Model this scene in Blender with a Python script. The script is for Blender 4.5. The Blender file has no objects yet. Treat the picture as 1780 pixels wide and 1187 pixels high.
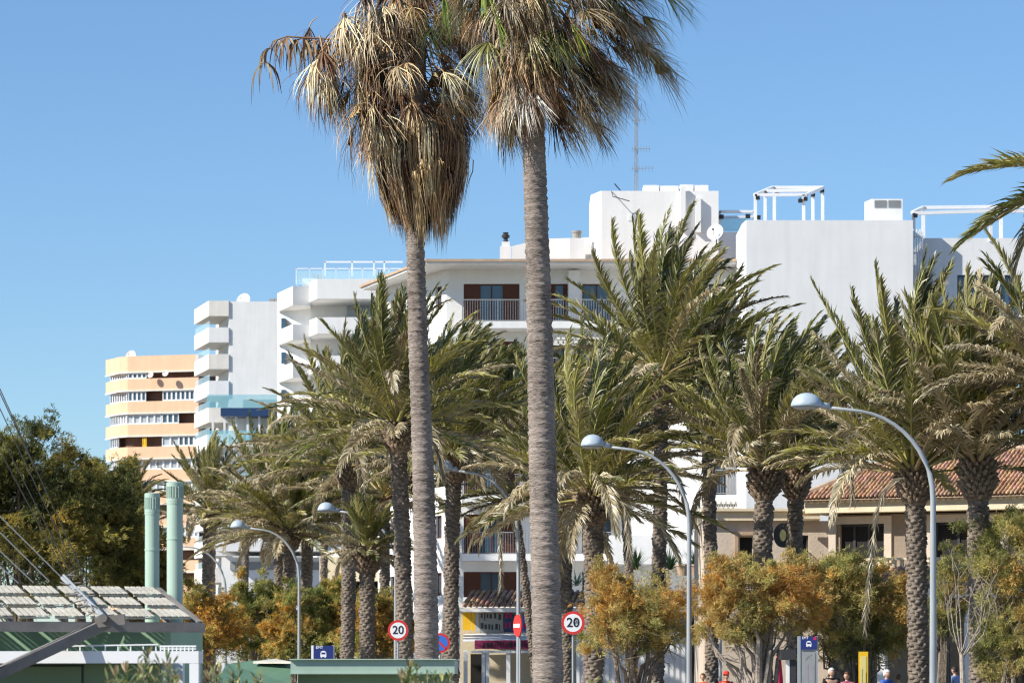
import bpy, math, random
import numpy as np
from mathutils import Vector, Matrix

# ------------------------------------------------------------------ camera, sky, sun, exposure
F, CX, HY, CZ = 6000.0, 890.0, 1178.0, 1.55        # focal length and horizon in photo pixels, eye height
SC = bpy.context.scene
COL = SC.collection
cam = bpy.data.objects.new('camera', bpy.data.cameras.new('camera'))
COL.objects.link(cam)
SC.camera = cam
cam.location = (0, 0, CZ)
cam.rotation_euler = (math.pi / 2, 0, 0)
cam.data.sensor_width = 36.0
cam.data.lens = F / 1780 * 36
cam.data.shift_y = (HY - 593.5) / 1780
cam.data.clip_start = 0.5
cam.data.clip_end = 9000
cam.data.dof.use_dof = True
cam.data.dof.focus_distance = 68
cam.data.dof.aperture_fstop = 4.2

SUN_EL = math.radians(37)
SUN_AZ = math.radians(65)           # from the direction towards the camera, turned to the left
sd = Vector((-math.sin(SUN_AZ) * math.cos(SUN_EL), -math.cos(SUN_AZ) * math.cos(SUN_EL), math.sin(SUN_EL)))
w = bpy.data.worlds.new('World')
SC.world = w
w.use_nodes = True
nt = w.node_tree
bg = nt.nodes['Background']
sky = nt.nodes.new('ShaderNodeTexSky')
sky.sky_type = 'NISHITA'
sky.sun_disc = False
sky.sun_elevation = SUN_EL
sky.sun_rotation = math.atan2(sd.x, sd.y)
sky.altitude = 0
sky.air_density = 1.0
sky.dust_density = 0.0
sky.ozone_density = 4.0
wb = nt.nodes.new('ShaderNodeVectorMath'); wb.operation = 'MULTIPLY'
wb.inputs[1].default_value = (0.80, 0.945, 1.09)
nt.links.new(sky.outputs[0], wb.inputs[0])
nt.links.new(wb.outputs[0], bg.inputs[0])
bg.inputs[1].default_value = 0.088
sl = bpy.data.lights.new('sun', 'SUN')
sl.energy = 4.6
sl.angle = math.radians(0.5)
sl.color = (1.0, 0.95, 0.86)
so = bpy.data.objects.new('sun', sl)
COL.objects.link(so)
so.rotation_euler = sd.to_track_quat('Z', 'Y').to_euler()
SC.view_settings.view_transform = 'Standard'
SC.view_settings.look = 'None'
SC.view_settings.exposure = 0.56
SC.view_settings.gamma = 1.0
SC.cycles.max_bounces = 6
SC.cycles.transparent_max_bounces = 8
SC.cycles.use_denoising = True
SC.cycles.denoiser = 'OPENIMAGEDENOISE'
SC.cycles.denoising_input_passes = 'RGB_ALBEDO_NORMAL'
SC.cycles.denoising_prefilter = 'ACCURATE'
SC.cycles.pixel_filter_type = 'BLACKMAN_HARRIS'
SC.cycles.filter_width = 1.15

# ------------------------------------------------------------------ helpers
def P(px, py, Y):
    return Vector(((px - CX) * Y / F, Y, CZ + (HY - py) * Y / F))
def X(px, Y): return (px - CX) * Y / F
def Z(py, Y): return CZ + (HY - py) * Y / F

def tag(o, label=None, cat=None, group=None, kind=None):
    if label: o['label'] = label
    if cat: o['category'] = cat
    if group: o['group'] = group
    if kind: o['kind'] = kind
    return o

def thing(name, loc, label, cat, group=None, rz=0):
    o = bpy.data.objects.new(name, None)
    COL.objects.link(o)
    o.location = loc
    o.rotation_euler = (0, 0, rz)
    o.empty_display_size = 0.2
    return tag(o, label, cat, group)

_wl = {}
def wloc(o):
    v = Vector((0, 0, 0))
    while o is not None:
        v += Vector(o.location)
        o = o.parent
    return v

class MB:
    """collects geometry in world coordinates; build() links ONE mesh object."""
    def __init__(s):
        s.v = []; s.f = []; s.m = []; s.cur = 0
    def add(s, vs, fs, mi=None):
        b = len(s.v)
        s.v.extend([tuple(p) for p in vs])
        for f in fs:
            s.f.append(tuple(i + b for i in f)); s.m.append(s.cur if mi is None else mi)
    def box(s, x0, x1, y0, y1, z0, z1, mi=None):
        s.add([(x0,y0,z0),(x1,y0,z0),(x1,y1,z0),(x0,y1,z0),(x0,y0,z1),(x1,y0,z1),(x1,y1,z1),(x0,y1,z1)],
              [(0,3,2,1),(4,5,6,7),(0,1,5,4),(1,2,6,5),(2,3,7,6),(3,0,4,7)], mi)
    def prism(s, poly, z0, z1, mi=None):
        n = len(poly)
        s.add([(p[0],p[1],z0) for p in poly] + [(p[0],p[1],z1) for p in poly],
              [tuple(range(n))[::-1], tuple(range(n, 2*n))] + [(i, (i+1) % n, (i+1) % n + n, i + n) for i in range(n)], mi)
    def wallseg(s, a, b, z0, z1, t, mi=None):
        """slab standing between plan points a, b; thickness t away from the left normal"""
        d = Vector((b[0]-a[0], b[1]-a[1])); d.normalize()
        n = Vector((-d.y, d.x)) * t
        s.prism([(a[0],a[1]), (b[0],b[1]), (b[0]+n.x,b[1]+n.y), (a[0]+n.x,a[1]+n.y)], z0, z1, mi)
    def tube(s, pts, rad, seg=8, mi=None, cap=True):
        pts = [Vector(p) for p in pts]
        if not hasattr(rad, '__len__'): rad = [rad] * len(pts)
        vs = []; fs = []
        for i, p in enumerate(pts):
            t = (pts[min(i+1, len(pts)-1)] - pts[max(i-1, 0)]).normalized()
            a = t.cross(Vector((0, 0, 1)) if abs(t.z) < 0.95 else Vector((0, 1, 0))).normalized()
            b = t.cross(a)
            for k in range(seg):
                an = 2*math.pi*k/seg
                vs.append(p + (a*math.cos(an) + b*math.sin(an)) * rad[i])
        for i in range(len(pts)-1):
            for k in range(seg):
                fs.append((i*seg+k, i*seg+(k+1) % seg, (i+1)*seg+(k+1) % seg, (i+1)*seg+k))
        if cap:
            fs.append(tuple(range(seg))[::-1]); fs.append(tuple(range((len(pts)-1)*seg, len(pts)*seg)))
        s.add(vs, fs, mi)
    def bar(s, a, b, w_, h, mi=None):
        a = Vector(a); b = Vector(b); t = (b-a).normalized()
        r = t.cross(Vector((0,0,1)) if abs(t.z) < 0.95 else Vector((0,1,0))).normalized() * (w_/2)
        u = r.cross(t).normalized() * (h/2)
        s.add([a-r-u, a+r-u, a+r+u, a-r+u, b-r-u, b+r-u, b+r+u, b-r+u],
              [(0,1,2,3),(7,6,5,4),(0,4,5,1),(1,5,6,2),(2,6,7,3),(3,7,4,0)], mi)
    def lathe(s, c, prof, seg=20, mi=None, sy=1.0):
        vs = []; fs = []
        for r, z in prof:
            for k in range(seg):
                an = 2*math.pi*k/seg
                vs.append((c[0]+r*math.cos(an), c[1]+r*sy*math.sin(an), c[2]+z))
        for i in range(len(prof)-1):
            for k in range(seg):
                fs.append((i*seg+k, i*seg+(k+1) % seg, (i+1)*seg+(k+1) % seg, (i+1)*seg+k))
        fs.append(tuple(range(seg))[::-1]); fs.append(tuple(range((len(prof)-1)*seg, len(prof)*seg)))
        s.add(vs, fs, mi)
    def disc(s, c, r, thick, seg=28, mi=None, nrm=(0,-1,0), sx=1.0):
        c = Vector(c); n = Vector(nrm).normalized()
        a = n.cross(Vector((0,0,1))).normalized(); b = Vector((0,0,1))
        vs = [c + a*(r*sx*math.cos(2*math.pi*k/seg)) + b*(r*math.sin(2*math.pi*k/seg)) for k in range(seg)]
        vs += [v - n*thick for v in vs]
        s.add(vs, [tuple(range(seg)), tuple(range(seg, 2*seg))[::-1]] + [(k, k+seg, (k+1) % seg+seg, (k+1) % seg) for k in range(seg)], mi)
    def build(s, name, mats, parent=None, smooth=False, bevel=0):
        if not isinstance(mats, (list, tuple)): mats = [mats]
        off = wloc(parent) if parent else Vector((0,0,0))
        me = bpy.data.meshes.new(name)
        me.from_pydata([(x-off.x, y-off.y, z-off.z) for x, y, z in s.v], [], s.f)
        for m in mats: me.materials.append(m)
        if len(mats) > 1: me.polygons.foreach_set('material_index', s.m)
        if smooth: me.polygons.foreach_set('use_smooth', [True]*len(s.f))
        me.update()
        o = bpy.data.objects.new(name, me)
        COL.objects.link(o)
        if parent: o.parent = parent
        if bevel:
            b = o.modifiers.new('bevel', 'BEVEL'); b.width = bevel; b.segments = 2; b.limit_method = 'ANGLE'
        return o

def np_build(name, V, T3, T4, mat, parent=None, tint=None, smooth=False):
    """large meshes: V (n,3) in WORLD coordinates, tris (a,3), quads (b,4), tint per vertex (n,3)"""
    off = np.array(wloc(parent)) if parent else np.zeros(3)
    me = bpy.data.meshes.new(name)
    V = np.asarray(V, dtype=np.float32) - off.astype(np.float32)
    n3, n4 = len(T3), len(T4)
    me.vertices.add(len(V)); me.vertices.foreach_set('co', V.ravel())
    loops = np.concatenate([np.asarray(T3, dtype=np.int32).ravel(), np.asarray(T4, dtype=np.int32).ravel()])
    me.loops.add(len(loops)); me.loops.foreach_set('vertex_index', loops)
    st = np.concatenate([np.arange(n3)*3, n3*3 + np.arange(n4)*4]).astype(np.int32)
    me.polygons.add(n3+n4); me.polygons.foreach_set('loop_start', st)
    if smooth: me.polygons.foreach_set('use_smooth', np.ones(n3+n4, dtype=bool))
    me.materials.append(mat)
    me.update(calc_edges=True)
    if tint is not None:
        a = me.color_attributes.new('tint', 'FLOAT_COLOR', 'POINT')
        c = np.ones((len(V), 4), dtype=np.float32); c[:, :3] = tint
        a.data.foreach_set('color', c.ravel())
    o = bpy.data.objects.new(name, me)
    COL.objects.link(o)
    if parent: o.parent = parent
    return o

def copy_thing(root, loc, label, rz=None, scale=None):
    r = root.copy(); COL.objects.link(r); r.location = loc; r['label'] = label
    if rz is not None: r.rotation_euler = (0, 0, rz)
    if scale: r.scale = scale
    for ch in list(root.children):
        c = ch.copy(); COL.objects.link(c); c.parent = r
        for g in ch.children:
            d = g.copy(); COL.objects.link(d); d.parent = c
    return r

# ------------------------------------------------------------------ materials
def mat(name, col, rough=0.8, spec=0.3, var=0.0, vscale=3.0, bump=0.0, bscale=20.0, metal=0.0, var2=None, streak=0.0, stretch=None):
    m = bpy.data.materials.new(name); m.use_nodes = True
    n = m.node_tree; b = n.nodes['Principled BSDF']
    b.inputs['Base Color'].default_value = (*col, 1)
    b.inputs['Roughness'].default_value = rough
    b.inputs['Specular IOR Level'].default_value = spec
    b.inputs['Metallic'].default_value = metal
    tc = n.nodes.new('ShaderNodeTexCoord')
    src = tc.outputs['Object']
    if stretch:
        mp = n.nodes.new('ShaderNodeMapping'); mp.inputs['Scale'].default_value = stretch
        n.links.new(src, mp.inputs[0]); src = mp.outputs[0]
    last = None
    if var > 0:
        nz = n.nodes.new('ShaderNodeTexNoise'); nz.inputs['Scale'].default_value = vscale; nz.inputs['Detail'].default_value = 8
        nz.inputs['Roughness'].default_value = 0.65
        n.links.new(src, nz.inputs['Vector'])
        rmp = n.nodes.new('ShaderNodeValToRGB')
        lo = tuple(c*(1-var) for c in col) if var2 is None else var2
        hi = tuple(min(1, c*(1+var*0.5)) for c in col)
        rmp.color_ramp.elements[0].position = 0.3; rmp.color_ramp.elements[0].color = (*lo, 1)
        rmp.color_ramp.elements[1].position = 0.7; rmp.color_ramp.elements[1].color = (*hi, 1)
        n.links.new(nz.outputs['Fac'], rmp.inputs[0]); last = rmp.outputs[0]
    if streak > 0:
        mp = n.nodes.new('ShaderNodeMapping'); mp.inputs['Scale'].default_value = (1.3, 1.3, 0.12)
        n.links.new(tc.outputs['Object'], mp.inputs[0])
        nz = n.nodes.new('ShaderNodeTexNoise'); nz.inputs['Scale'].default_value = 1.6; nz.inputs['Detail'].default_value = 9
        n.links.new(mp.outputs[0], nz.inputs['Vector'])
        mr = n.nodes.new('ShaderNodeMapRange'); mr.inputs[1].default_value = 0.42; mr.inputs[2].default_value = 0.75
        mr.inputs[3].default_value = 0; mr.inputs[4].default_value = streak
        n.links.new(nz.outputs['Fac'], mr.inputs[0])
        mx = n.nodes.new('ShaderNodeMix'); mx.data_type = 'RGBA'
        if last: n.links.new(last, mx.inputs[6])
        else: mx.inputs[6].default_value = (*col, 1)
        mx.inputs[7].default_value = (col[0]*0.45, col[1]*0.42, col[2]*0.37, 1)
        n.links.new(mr.outputs[0], mx.inputs[0]); last = mx.outputs[2]
    if last: n.links.new(last, b.inputs['Base Color'])
    if bump > 0:
        nz = n.nodes.new('ShaderNodeTexNoise'); nz.inputs['Scale'].default_value = bscale; nz.inputs['Detail'].default_value = 6
        n.links.new(src, nz.inputs['Vector'])
        bp = n.nodes.new('ShaderNodeBump'); bp.inputs['Strength'].default_value = bump; bp.inputs['Distance'].default_value = 0.05
        n.links.new(nz.outputs['Fac'], bp.inputs['Height']); n.links.new(bp.outputs[0], b.inputs['Normal'])
    return m

def leaf_mat(name, rough=0.5, spec=0.4, trans=0.25, amb=(1,1,1)):
    m = bpy.data.materials.new(name); m.use_nodes = True
    n = m.node_tree; b = n.nodes['Principled BSDF']; out = n.nodes['Material Output']
    at = n.nodes.new('ShaderNodeAttribute'); at.attribute_name = 'tint'
    n.links.new(at.outputs['Color'], b.inputs['Base Color'])
    b.inputs['Roughness'].default_value = rough
    b.inputs['Specular IOR Level'].default_value = spec
    tr = n.nodes.new('ShaderNodeBsdfTranslucent')
    hs = n.nodes.new('ShaderNodeHueSaturation'); hs.inputs['Saturation'].default_value = 1.2; hs.inputs['Value'].default_value = 1.3
    n.links.new(at.outputs['Color'], hs.inputs['Color']); n.links.new(hs.outputs[0], tr.inputs['Color'])
    mx = n.nodes.new('ShaderNodeMixShader'); mx.inputs[0].default_value = trans
    n.links.new(b.outputs[0], mx.inputs[1]); n.links.new(tr.outputs[0], mx.inputs[2])
    n.links.new(mx.outputs[0], out.inputs['Surface'])
    return m

def glass_mat(name, col, alpha=0.35, rough=0.05):
    m = bpy.data.materials.new(name); m.use_nodes = True
    b = m.node_tree.nodes['Principled BSDF']
    b.inputs['Base Color'].default_value = (*col, 1); b.inputs['Roughness'].default_value = rough
    b.inputs['Alpha'].default_value = alpha
    return m

M = {}
M['white'] = mat('white_plaster', (0.81, 0.80, 0.775), 0.9, 0.2, 0.06, 0.5, 0.10, 6, streak=0.12)
M['white2'] = mat('greyish_white_plaster', (0.78, 0.775, 0.76), 0.9, 0.2, 0.05, 0.6, 0.07, 5, streak=0.16)
M['beam_white'] = mat('white_painted_metal', (0.80, 0.80, 0.80), 0.4, 0.5, 0.05, 2)
M['rawwhite'] = mat('warm_white_render', (0.76, 0.72, 0.65), 0.9, 0.2, 0.10, 0.8, 0.2, 8, streak=0.2)
M['orange'] = mat('apricot_render', (0.84, 0.525, 0.34), 0.9, 0.2, 0.08, 0.4, 0.1, 5, streak=0.12)
M['cream'] = mat('cream_render', (0.75, 0.64, 0.45), 0.9, 0.2, 0.10, 0.8, 0.2, 8, streak=0.15)
M['pink'] = mat('rosy_render', (0.62, 0.52, 0.42), 0.9, 0.2, 0.12, 1.5, 0.3, 10, streak=0.12)
M['taupe'] = mat('taupe_render', (0.31, 0.245, 0.19), 0.9, 0.2, 0.15, 1.2, 0.3, 10, streak=0.2)
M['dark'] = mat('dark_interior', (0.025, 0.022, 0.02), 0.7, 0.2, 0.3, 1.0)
M['brown'] = mat('brown_shutter', (0.10, 0.035, 0.018), 0.6, 0.3, 0.25, 6, stretch=(1, 1, 6))
M['glass'] = mat('window_glass', (0.05, 0.09, 0.13), 0.06, 0.8)
M['greyglass'] = mat('curtained_glass', (0.42, 0.45, 0.48), 0.15, 0.6, 0.3, 0.8)
M['eave'] = mat('sandstone_eave', (0.50, 0.36, 0.25), 0.9, 0.2, 0.2, 2, 0.3, 9)
M['rail'] = mat('grey_railing_metal', (0.27, 0.275, 0.28), 0.5, 0.4)
M['conc'] = mat('grey_concrete', (0.33, 0.31, 0.28), 0.9, 0.2, 0.25, 2, 0.3, 9)
M['darkmetal'] = mat('dark_metal', (0.04, 0.04, 0.042), 0.5, 0.4)
M['galv'] = mat('galvanised_steel', (0.33, 0.355, 0.37), 0.45, 0.5, 0.18, 3, stretch=(1, 1, 0.2))
M['lamp'] = mat('pale_blue_lamp_shell', (0.42, 0.50, 0.57), 0.4, 0.5, 0.12, 4)
M['lampglass'] = mat('lamp_bowl', (0.28, 0.29, 0.29), 0.15, 0.5)
M['green'] = mat('pale_green_paint', (0.40, 0.52, 0.43), 0.45, 0.4, 0.12, 1.5, streak=0.15)
M['dgreen'] = mat('mid_green_paint', (0.13, 0.20, 0.115), 0.5, 0.4, 0.10, 1.5, streak=0.10)
M['mgreen'] = mat('kiosk_green_paint', (0.27, 0.42, 0.27), 0.5, 0.4, 0.10, 1.5, streak=0.10)
M['slat'] = mat('weathered_beige_slats', (0.60, 0.56, 0.47), 0.8, 0.3, 0.25, 5, 0.3, 20, streak=0.25)
M['slatframe'] = mat('grey_slat_frame', (0.24, 0.22, 0.20), 0.8, 0.3, 0.3, 3)
M['red'] = mat('sign_red', (0.62, 0.035, 0.03), 0.5, 0.4, 0.06, 3)
M['signwhite'] = mat('sign_white', (0.80, 0.80, 0.80), 0.5, 0.4)
M['black'] = mat('sign_black', (0.02, 0.02, 0.02), 0.5, 0.4)
M['blue'] = mat('sign_blue', (0.015, 0.03, 0.17), 0.4, 0.5)
M['rblue'] = mat('round_sign_blue', (0.04, 0.16, 0.62), 0.4, 0.5)
M['hotpink'] = mat('magenta_cloth', (0.55, 0.03, 0.12), 0.8, 0.2, 0.15, 4)
M['yellow'] = mat('yellow_panel', (0.85, 0.50, 0.02), 0.6, 0.3, 0.08, 2)
M['yellowwall'] = mat('pale_yellow_wall', (0.72, 0.62, 0.25), 0.9, 0.2, 0.1, 1, streak=0.1)
M['navy'] = mat('navy_fascia', (0.02, 0.05, 0.13), 0.4, 0.4)
M['asphalt'] = mat('asphalt', (0.05, 0.05, 0.05), 0.9, 0.2, 0.2, 3, 0.3, 60)
M['paving'] = mat('pale_paving', (0.36, 0.33, 0.28), 0.9, 0.2, 0.15, 1, 0.2, 30)
M['soil'] = mat('dry_soil', (0.20, 0.16, 0.11), 1.0, 0.1, 0.3, 0.4, 0.4, 6)
M['teal'] = glass_mat('turquoise_glass', (0.28, 0.62, 0.70), 0.42)
M['palglass'] = glass_mat('clear_glass', (0.55, 0.75, 0.80), 0.30)
M['grille'] = mat('grey_panel', (0.30, 0.30, 0.31), 0.6, 0.3, 0.2, 3)
M['palm_leaf'] = leaf_mat('palm_leaf', 0.38, 0.6, 0.20)
M['dry_leaf'] = leaf_mat('dry_fan_leaf', 0.5, 0.4, 0.06)
M['feather'] = leaf_mat('tamarisk_foliage', 0.7, 0.2, 0.42)
M['bark'] = mat('grey_bark', (0.26, 0.21, 0.16), 0.95, 0.1, 0.5, 10, 0.8, 25)
M['pale_bark'] = mat('pale_bark', (0.40, 0.34, 0.28), 0.95, 0.1, 0.4, 10, 0.6, 25)
M['stone_trunk'] = None

def trunk_material(name, c1, c2, ringscale, bump, hs=4):
    m = bpy.data.materials.new(name); m.use_nodes = True
    n = m.node_tree; b = n.nodes['Principled BSDF']; b.inputs['Roughness'].default_value = 0.95
    b.inputs['Specular IOR Level'].default_value = 0.15
    tc = n.nodes.new('ShaderNodeTexCoord'); mp = n.nodes.new('ShaderNodeMapping')
    mp.inputs['Scale'].default_value = (hs, hs, ringscale)
    n.links.new(tc.outputs['Object'], mp.inputs[0])
    nz = n.nodes.new('ShaderNodeTexNoise'); nz.inputs['Scale'].default_value = 1.0; nz.inputs['Detail'].default_value = 10
    nz.inputs['Roughness'].default_value = 0.7
    n.links.new(mp.outputs[0], nz.inputs['Vector'])
    nz2 = n.nodes.new('ShaderNodeTexNoise'); nz2.inputs['Scale'].default_value = 1.4; nz2.inputs['Detail'].default_value = 4
    n.links.new(tc.outputs['Object'], nz2.inputs['Vector'])
    mx0 = n.nodes.new('ShaderNodeMath'); mx0.operation = 'MULTIPLY_ADD'; mx0.inputs[1].default_value = 0.42; 
    n.links.new(nz2.outputs['Fac'], mx0.inputs[0]); 
    sc_ = n.nodes.new('ShaderNodeMath'); sc_.operation = 'MULTIPLY'; sc_.inputs[1].default_value = 0.8
    n.links.new(nz.outputs['Fac'], sc_.inputs[0]); n.links.new(sc_.outputs[0], mx0.inputs[2])
    r = n.nodes.new('ShaderNodeValToRGB')
    r.color_ramp.elements[0].position = 0.42; r.color_ramp.elements[0].color = (*c1, 1)
    r.color_ramp.elements[1].position = 0.72; r.color_ramp.elements[1].color = (*c2, 1)
    n.links.new(mx0.outputs[0], r.inputs[0]); n.links.new(r.outputs[0], b.inputs['Base Color'])
    bp = n.nodes.new('ShaderNodeBump'); bp.inputs['Strength'].default_value = bump; bp.inputs['Distance'].default_value = 0.04
    n.links.new(nz.outputs['Fac'], bp.inputs['Height']); n.links.new(bp.outputs[0], b.inputs['Normal'])
    return m
M['fan_trunk'] = trunk_material('ringed_grey_trunk', (0.04, 0.03, 0.025), (0.45, 0.375, 0.32), 60, 1.0, 11)
M['date_trunk'] = trunk_material('scaly_brown_trunk', (0.05, 0.037, 0.03), (0.28, 0.23, 0.185), 12, 0.9)
M['boot'] = trunk_material('leaf_base_brown', (0.04, 0.025, 0.017), (0.36, 0.27, 0.19), 14, 0.9)

def tile_mat():
    m = bpy.data.materials.new('terracotta_tiles'); m.use_nodes = True
    n = m.node_tree; b = n.nodes['Principled BSDF']; b.inputs['Roughness'].default_value = 0.9
    b.inputs['Specular IOR Level'].default_value = 0.15
    at = n.nodes.new('ShaderNodeAttribute'); at.attribute_name = 'tint'
    tc = n.nodes.new('ShaderNodeTexCoord'); nz = n.nodes.new('ShaderNodeTexNoise'); nz.inputs['Scale'].default_value = 5; nz.inputs['Detail'].default_value = 8
    n.links.new(tc.outputs['Object'], nz.inputs['Vector'])
    mr = n.nodes.new('ShaderNodeMapRange'); mr.inputs[1].default_value = 0.3; mr.inputs[2].default_value = 0.7; mr.inputs[3].default_value = 0.65; mr.inputs[4].default_value = 1.25
    n.links.new(nz.outputs['Fac'], mr.inputs[0])
    mx = n.nodes.new('ShaderNodeVectorMath'); mx.operation = 'SCALE'
    n.links.new(at.outputs['Color'], mx.inputs[0]); n.links.new(mr.outputs[0], mx.inputs[3])
    n.links.new(mx.outputs[0], b.inputs['Base Color'])
    return m
M['tile'] = tile_mat()

def text_mesh(body, size, name, material, parent, loc, ext=0.002, xs=1.0):
    cu = bpy.data.curves.new(name, 'FONT'); cu.body = body; cu.size = size; cu.extrude = ext
    cu.align_x = 'CENTER'; cu.align_y = 'CENTER'; cu.offset = size*0.012
    tmp = bpy.data.objects.new(name, cu); COL.objects.link(tmp)
    bpy.context.view_layer.update()
    dg = bpy.context.evaluated_depsgraph_get()
    me = bpy.data.meshes.new_from_object(tmp.evaluated_get(dg))
    bpy.data.objects.remove(tmp)
    me.transform(Matrix.Rotation(math.pi/2, 4, 'X') @ Matrix.Diagonal((xs, 1, 1, 1)))
    me.materials.clear(); me.materials.append(material)
    o = bpy.data.objects.new(name, me); COL.objects.link(o); o.parent = parent
    o.location = Vector(loc) - wloc(parent)
    return o

# ------------------------------------------------------------------ ground, road, pavements
g = MB(); g.box(-2500, 2500, -60, 4000, -0.5, 0.0)
tag(g.build('ground', M['soil']), kind='structure')
def street_pts(off, ys=(20, 60, 100, 140, 180, 230, 300, 420)):
    return [((12.2 - (y-100)*0.27) + off, y) for y in ys]
def strip(name, o0, o1, z0, z1, m):
    a = street_pts(o0); b = street_pts(o1); s_ = MB()
    for i in range(len(a)-1):
        s_.prism([a[i], b[i], b[i+1], a[i+1]], z0, z1)
    return tag(s_.build(name, m), kind='structure')
strip('promenade', -26, -3.2, -0.2, 0.12, M['paving'])
strip('road', -3.2, 5.2, -0.2, 0.004, M['asphalt'])
strip('pavement', 5.2, 22, -0.2, 0.13, M['paving'])
lm = MB(); a = street_pts(0.9); 
for i in range(len(a)-1):
    for k in range(8):
        t0, t1 = k/8, k/8+0.06
        p0 = Vector(a[i]).lerp(Vector(a[i+1]), t0); p1 = Vector(a[i]).lerp(Vector(a[i+1]), t1)
        lm.prism([(p0.x, p0.y), (p0.x+.12, p0.y), (p1.x+.12, p1.y), (p1.x, p1.y)], 0.004, 0.008)
tag(lm.build('road_markings', M['signwhite']), kind='structure')

# ------------------------------------------------------------------ building helpers
def wall(mb, a, b, z0, z1, t, holes=(), mi=None):
    """upright slab from plan point a to b (front face through a-b, thickness t to its left), with rectangular holes (s0, s1, z0, z1)"""
    a = Vector((a[0], a[1])); b = Vector((b[0], b[1])); L = (b-a).length; d = (b-a)/L
    ss = sorted({0, L, *[min(max(h[i], 0), L) for h in holes for i in (0, 1)]})
    zs = sorted({z0, z1, *[min(max(h[i], z0), z1) for h in holes for i in (2, 3)]})
    for i in range(len(ss)-1):
        run = None
        for j in range(len(zs)-1):
            sm, zm = (ss[i]+ss[i+1])/2, (zs[j]+zs[j+1])/2
            inside = any(h[0] < sm < h[1] and h[2] < zm < h[3] for h in holes)
            if not inside:
                if run is None: run = zs[j]
                end = zs[j+1]
            if (inside or j == len(zs)-2) and run is not None:
                mb.wallseg(a+d*ss[i], a+d*ss[i+1], run, end, t, mi); run = None

def railing(mb, a, b, z0, z1, step=0.13, bar=0.022, rail=0.05):
    a = Vector((a[0], a[1], 0)); b = Vector((b[0], b[1], 0)); L = (b-a).length; n = max(2, int(L/step))
    for k in range(n+1):
        p = a.lerp(b, k/n); w2 = bar if k % 14 else bar*2.2
        mb.box(p.x-w2/2, p.x+w2/2, p.y-w2/2, p.y+w2/2, z0+0.05, z1-rail)
    mb.bar((a.x, a.y, z1-rail/2), (b.x, b.y, z1-rail/2), 0.05, rail)
    mb.bar((a.x, a.y, z0+0.03), (b.x, b.y, z0+0.03), 0.04, 0.04)

def window(parent, x0, x1, z0, z1, y, frame, pane, shutters=0, mull=1, d=(1, 0), name='window', depth=0.12, ft=0.07):
    """a window in the opening x0..x1 along direction d from the point (0, y)... drawn in plan with origin o=(x0,y)"""
    n = (-d[1], d[0])
    def q(s, v): return (x0*1.0 + d[0]*s + n[0]*v, y + d[1]*s + n[1]*v)
    W = (x1-x0)
    def bx(mb, s0, s1, v0, v1, za, zb): mb.prism([q(s0,v0), q(s1,v0), q(s1,v1), q(s0,v1)], za, zb)
    f = MB()
    bx(f, 0, ft, depth, depth+0.08, z0, z1); bx(f, W-ft, W, depth, depth+0.08, z0, z1)
    bx(f, ft, W-ft, depth, depth+0.08, z1-ft, z1); bx(f, ft, W-ft, depth, depth+0.08, z0, z0+ft)
    sw = W*0.31 if shutters else 0
    g0, g1 = max(ft, sw), W-max(ft, sw)
    for k in range(1, mull+1):
        s = g0 + (g1-g0)*k/(mull+1)
        bx(f, s-ft/2, s+ft/2, depth+0.002, depth+0.082, z0+ft, z1-ft)
    fo = f.build(name, frame, parent)
    p = MB(); bx(p, ft, W-ft, depth+0.05, depth+0.07, z0+ft, z1-ft); p.build('pane', pane, fo)
    if shutters:
        for s0 in (0, W-sw):
            sh = MB(); bx(sh, s0+0.02, s0+sw-0.02, depth-0.06, depth-0.02, z0+0.02, z1-0.03)
            nsl = int((z1-z0)/0.16)
            for k in range(nsl):
                zz = z0+0.1+k*0.16; bx(sh, s0+0.08, s0+sw-0.08, depth-0.075, depth-0.06, zz, zz+0.1)
            sh.build('shutter', M['brown'], fo)
    return fo

def tile_roof(name, A, B, up, run, parent, lfun=None, spacing=0.24, seed=0, pitch_rows=0.42):
    """ribbed clay tiles: eave A->B, 'up' = unit vector up the slope, lfun(u)-> (start,end) length along the slope at distance u"""
    rng = np.random.RandomState(seed)
    A = np.array(A); B = np.array(B); e = B-A; L = np.linalg.norm(e); e /= L; up = np.array(up); nrm = np.cross(e, up); nrm /= np.linalg.norm(nrm)
    V = []; Q = []; T = []
    n = int(L/spacing)
    for i in range(n):
        u = (i+0.5)*spacing; s0, s1 = (0, run) if lfun is None else lfun(u)
        if s1-s0 < 0.1: continue
        rows = max(1, int(round((s1-s0)/pitch_rows)))
        for r in range(rows):
            a = s0+(s1-s0)*r/rows; b = s0+(s1-s0)*(r+1)/rows+0.04
            col = np.array([0.48, 0.30, 0.19]) * rng.uniform(0.65, 1.3) * np.array([1, rng.uniform(0.88, 1.12), rng.uniform(0.8, 1.2)])
            jit = rng.uniform(-0.012, 0.012, 2)
            for (lift, s) in ((0.045, a), (0.01, b)):
                for k in range(6):
                    an = math.pi*k/5
                    p = A + e*(u - math.cos(an)*spacing*0.33 + jit[0]) + up*s + nrm*(math.sin(an)*0.09 + lift)
                    V.append(p); T.append(col)
            b0 = len(V)-12
            for k in range(5): Q.append((b0+k, b0+k+1, b0+6+k+1, b0+6+k))
            Q.append((b0, b0+5, b0+4, b0+1)); Q.append((b0+1, b0+4, b0+3, b0+2))
            # channel tile between ribs
            col2 = col*0.4
            for s in (a, b-0.04):
                for off in (0.28, 0.72):
                    V.append(A + e*(u+spacing*off) + up*s + nrm*0.012); T.append(col2)
            b0 = len(V)-4; Q.append((b0, b0+1, b0+3, b0+2))
    return np_build(name, np.array(V), np.zeros((0, 3)), np.array(Q), M['tile'], parent, np.array(T))

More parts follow.
